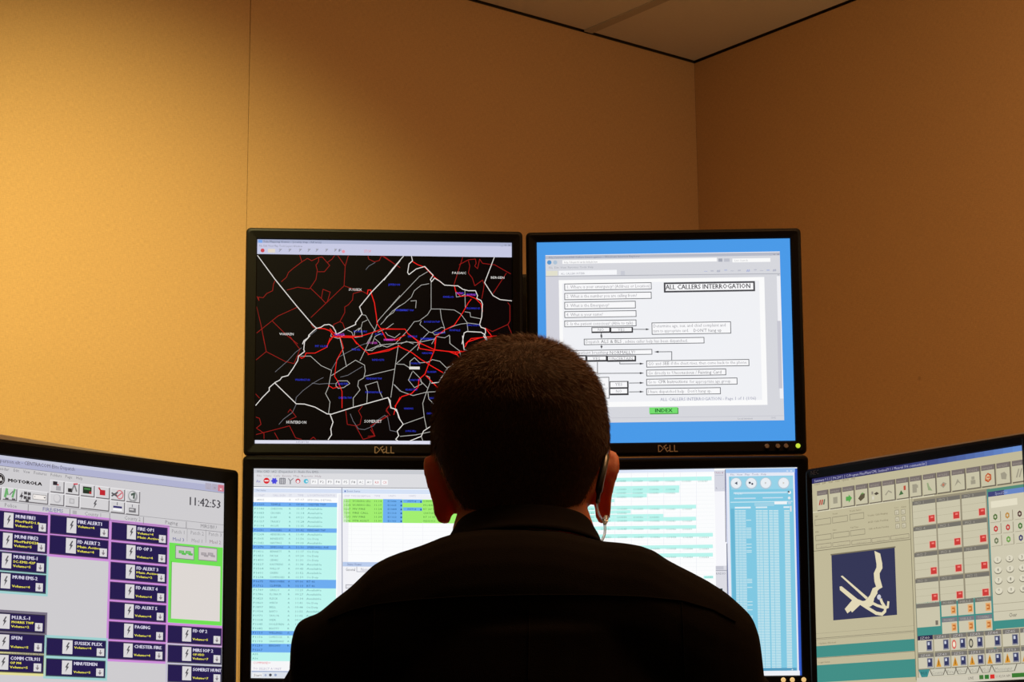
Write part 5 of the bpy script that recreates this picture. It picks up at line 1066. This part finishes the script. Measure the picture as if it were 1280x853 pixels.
# trousers, belt, shoes
tr = MB(); tr.loft([ell_ring(XC, 1.935, .437, .165, .125), ell_ring(XC, 1.93, .48, .185, .14), ell_ring(XC, 1.925, .54, .182, .138)])
for s in (-1, 1):
    hip = Vector((XC+s*.090, 1.96, .515)); kn = Vector((XC+s*.13, 2.36, .490)); an = Vector((XC+s*.13, 2.42, .12))
    tr.tube([hip, hip.lerp(kn, .5), kn, kn+Vector((0, .02, -.06)), kn.lerp(an, .5), an], [.080, .077, .065, .063, .058, .052], 22)
to = tr.build('trousers', M_TROU, man, True); remesh(to, .007, 4); to.data.materials.clear(); to.data.materials.append(M_TROU); loc(to)
loc(MB().loft([ell_ring(XC, 1.925, z, .192*k, .145*k) for z, k in ((.520, .99), (.522, 1), (.548, 1), (.550, .99))]).build('belt', M_SHOE, man, True))
for s in (-1, 1):
    c = Vector((XC+s*.13, 2.42, 0)); rr = []
    for yy, w_, h in ((-.075, .024, .060), (-.06, .042, .100), (0, .047, .112), (.06, .047, .092), (.13, .049, .070), (.19, .042, .050), (.215, .022, .030)):
        rr.append([c+Vector((w_*cos(a), yy, max(.0015, h/2+h/2*sin(a)*(1 if sin(a) > 0 else 1)))) for a in [2*pi*j/20 for j in range(20)]])
    loc(MB().loft(rr).build('shoe', M_SHOE, man, True))
# hair: close scalp layer and short strands
def hairline(th):              # lowest t of the hair at angle th (0 back)
    a = abs((th+pi) % (2*pi)-pi)
    return interp([(0, .93), (.7, .92), (1.05, .80), (1.25, .58), (1.45, .50), (1.75, .56), (1.85, .50), (2.1, .24), (2.6, .19), (pi, .20)], a)
hc = MB(); R_ = []
NS = 40
for i in range(NS+1):
    rg = []
    for j in range(96):
        th = 2*pi*j/96; t = max(.002, hairline(th)*(i/NS)**1.25); off = .0028*min(1, (1-i/NS)*6+.15)
        rg.append(hp(th, t, off))
    R_.append(rg)
ha = empty('hair_root') if False else None
V = [p for r in R_ for p in r]; Fh = []
for i in range(NS):
    for j in range(96):
        k = (j+1) % 96; Fh.append((i*96+j, i*96+k, (i+1)*96+k, (i+1)*96+j))
V.append(sum((Vector(p) for p in R_[0]), Vector())/96); Fh += [(j, (j+1) % 96, len(V)-1) for j in range(96)]
hair = mesh_obj('hair', V, Fh, M_SCALP, man, True); loc(hair)
rnd = random.Random(3); V = []; Fs = []
wh = hp(.35, .06)              # whorl
made = 0
while made < 52000:
    th = rnd.uniform(0, 2*pi); t = .002+.93*rnd.random()**1.35; hl = hairline(th)
    if t > hl: continue
    a = abs((th+pi) % (2*pi)-pi)
    if a > 2.4 and t > .2: continue
    # thinner over the crown
    if t < .22 and a < 1.3 and rnd.random() < .30: continue
    p = hp(th, t, .0022); pu = hp(th+.02, t, .0022); pv = hp(th, t+.012, .0022)
    nrm = (pu-p).cross(pv-p)
    if nrm.length < 1e-12: continue
    nrm.normalize()
    if nrm.dot(p-Vector((CXH, YH, ZTOP-.09))) < 0: nrm = -nrm
    tang = (p-wh); tang = tang-nrm*tang.dot(nrm)
    if tang.length < 1e-5: continue
    tang.normalize(); tang = (tang+nrm.cross(tang)*.55).normalized()
    if t > .35: tang = (tang*.3+(pv-p).normalized()).normalized()
    L = interp([(0, .0105), (.2, .0095), (.4, .0055), (.7, .0035), (.93, .0022)], t)*rnd.uniform(.7, 1.25)
    up_ = interp([(0, .62), (.25, .55), (.5, .38), (.9, .30)], t)
    d = (nrm*up_+tang*(1-up_*.6)+Vector((rnd.uniform(-.3, .3), rnd.uniform(-.3, .3), rnd.uniform(-.3, .3)))).normalized()
    m_ = p+d*L*.5; e_ = p+(d+tang*.35-nrm*.10).normalized()*L
    sd = d.cross(Vector((rnd.uniform(-1, 1), rnd.uniform(-1, 1), rnd.uniform(-1, 1)))).normalized()*.00011
    b_ = len(V); V += [p-sd, p+sd, m_+sd, m_-sd, e_]; Fs += [(b_, b_+1, b_+2, b_+3), (b_+3, b_+2, b_+4)]; made += 1
me = bpy.data.meshes.new('strands'); me.from_pydata([tuple(v) for v in V], [], Fs); me.update(); me.materials.append(M_HAIR)
o = bpy.data.objects.new('strands', me); COL.objects.link(o); o.parent = hair; loc(o); o['kind'] = 'stuff'

# earpiece behind the right ear
ep = empty('earpiece', at(752, 600, 2.03)); tag(ep, 'black radio earpiece with clear coiled tube behind his right ear', 'earpiece')
def loce(o): o.data.transform(Matrix.Translation(-ep.location)); return o
def ap(x, y, Y): return at(x, y, Y)
P = spline([ap(759.5, 560, 2.055), ap(757.5, 571, 2.035), ap(754.5, 585, 2.022), ap(751, 600, 2.014), ap(748.5, 614, 2.01), ap(747, 628, 2.008)], 4)
loce(MB().tube(P, [.0016]*4+[.0036]*(len(P)-8)+[.002]*4, 14).build('ear_hook', M_WIRE, ep, True))
P = spline([ap(747, 626, 2.006), ap(747, 636, 2.004), ap(749.5, 644, 2.003), ap(754, 650, 2.004), ap(758, 648, 2.02)], 5)
loce(MB().tube(P, .0011, 10).build('tube', M_TUBE, ep, True))
loce(MB().tube([ap(757.5, 647, 2.012), ap(757, 651, 2.008), ap(756, 655, 2.004)], [.0024, .0026, .0018], 12).build('connector', M_TUBE, ep, True))
P = spline([ap(755.5, 654, 2.004), ap(756.2, 661, 2.0), ap(755.5, 669, 1.995), ap(752.5, 676, 1.985), ap(748, 684, 1.975)], 6)
loce(MB().tube(P, .00125, 10).build('tube', M_TUBE, ep, True))
P = spline([ap(759.5, 561, 2.056), ap(760.5, 556, 2.07), ap(761, 558, 2.09)], 4)
loce(MB().tube(P, .0008, 8).build('wire', M_TUBE, ep, True))
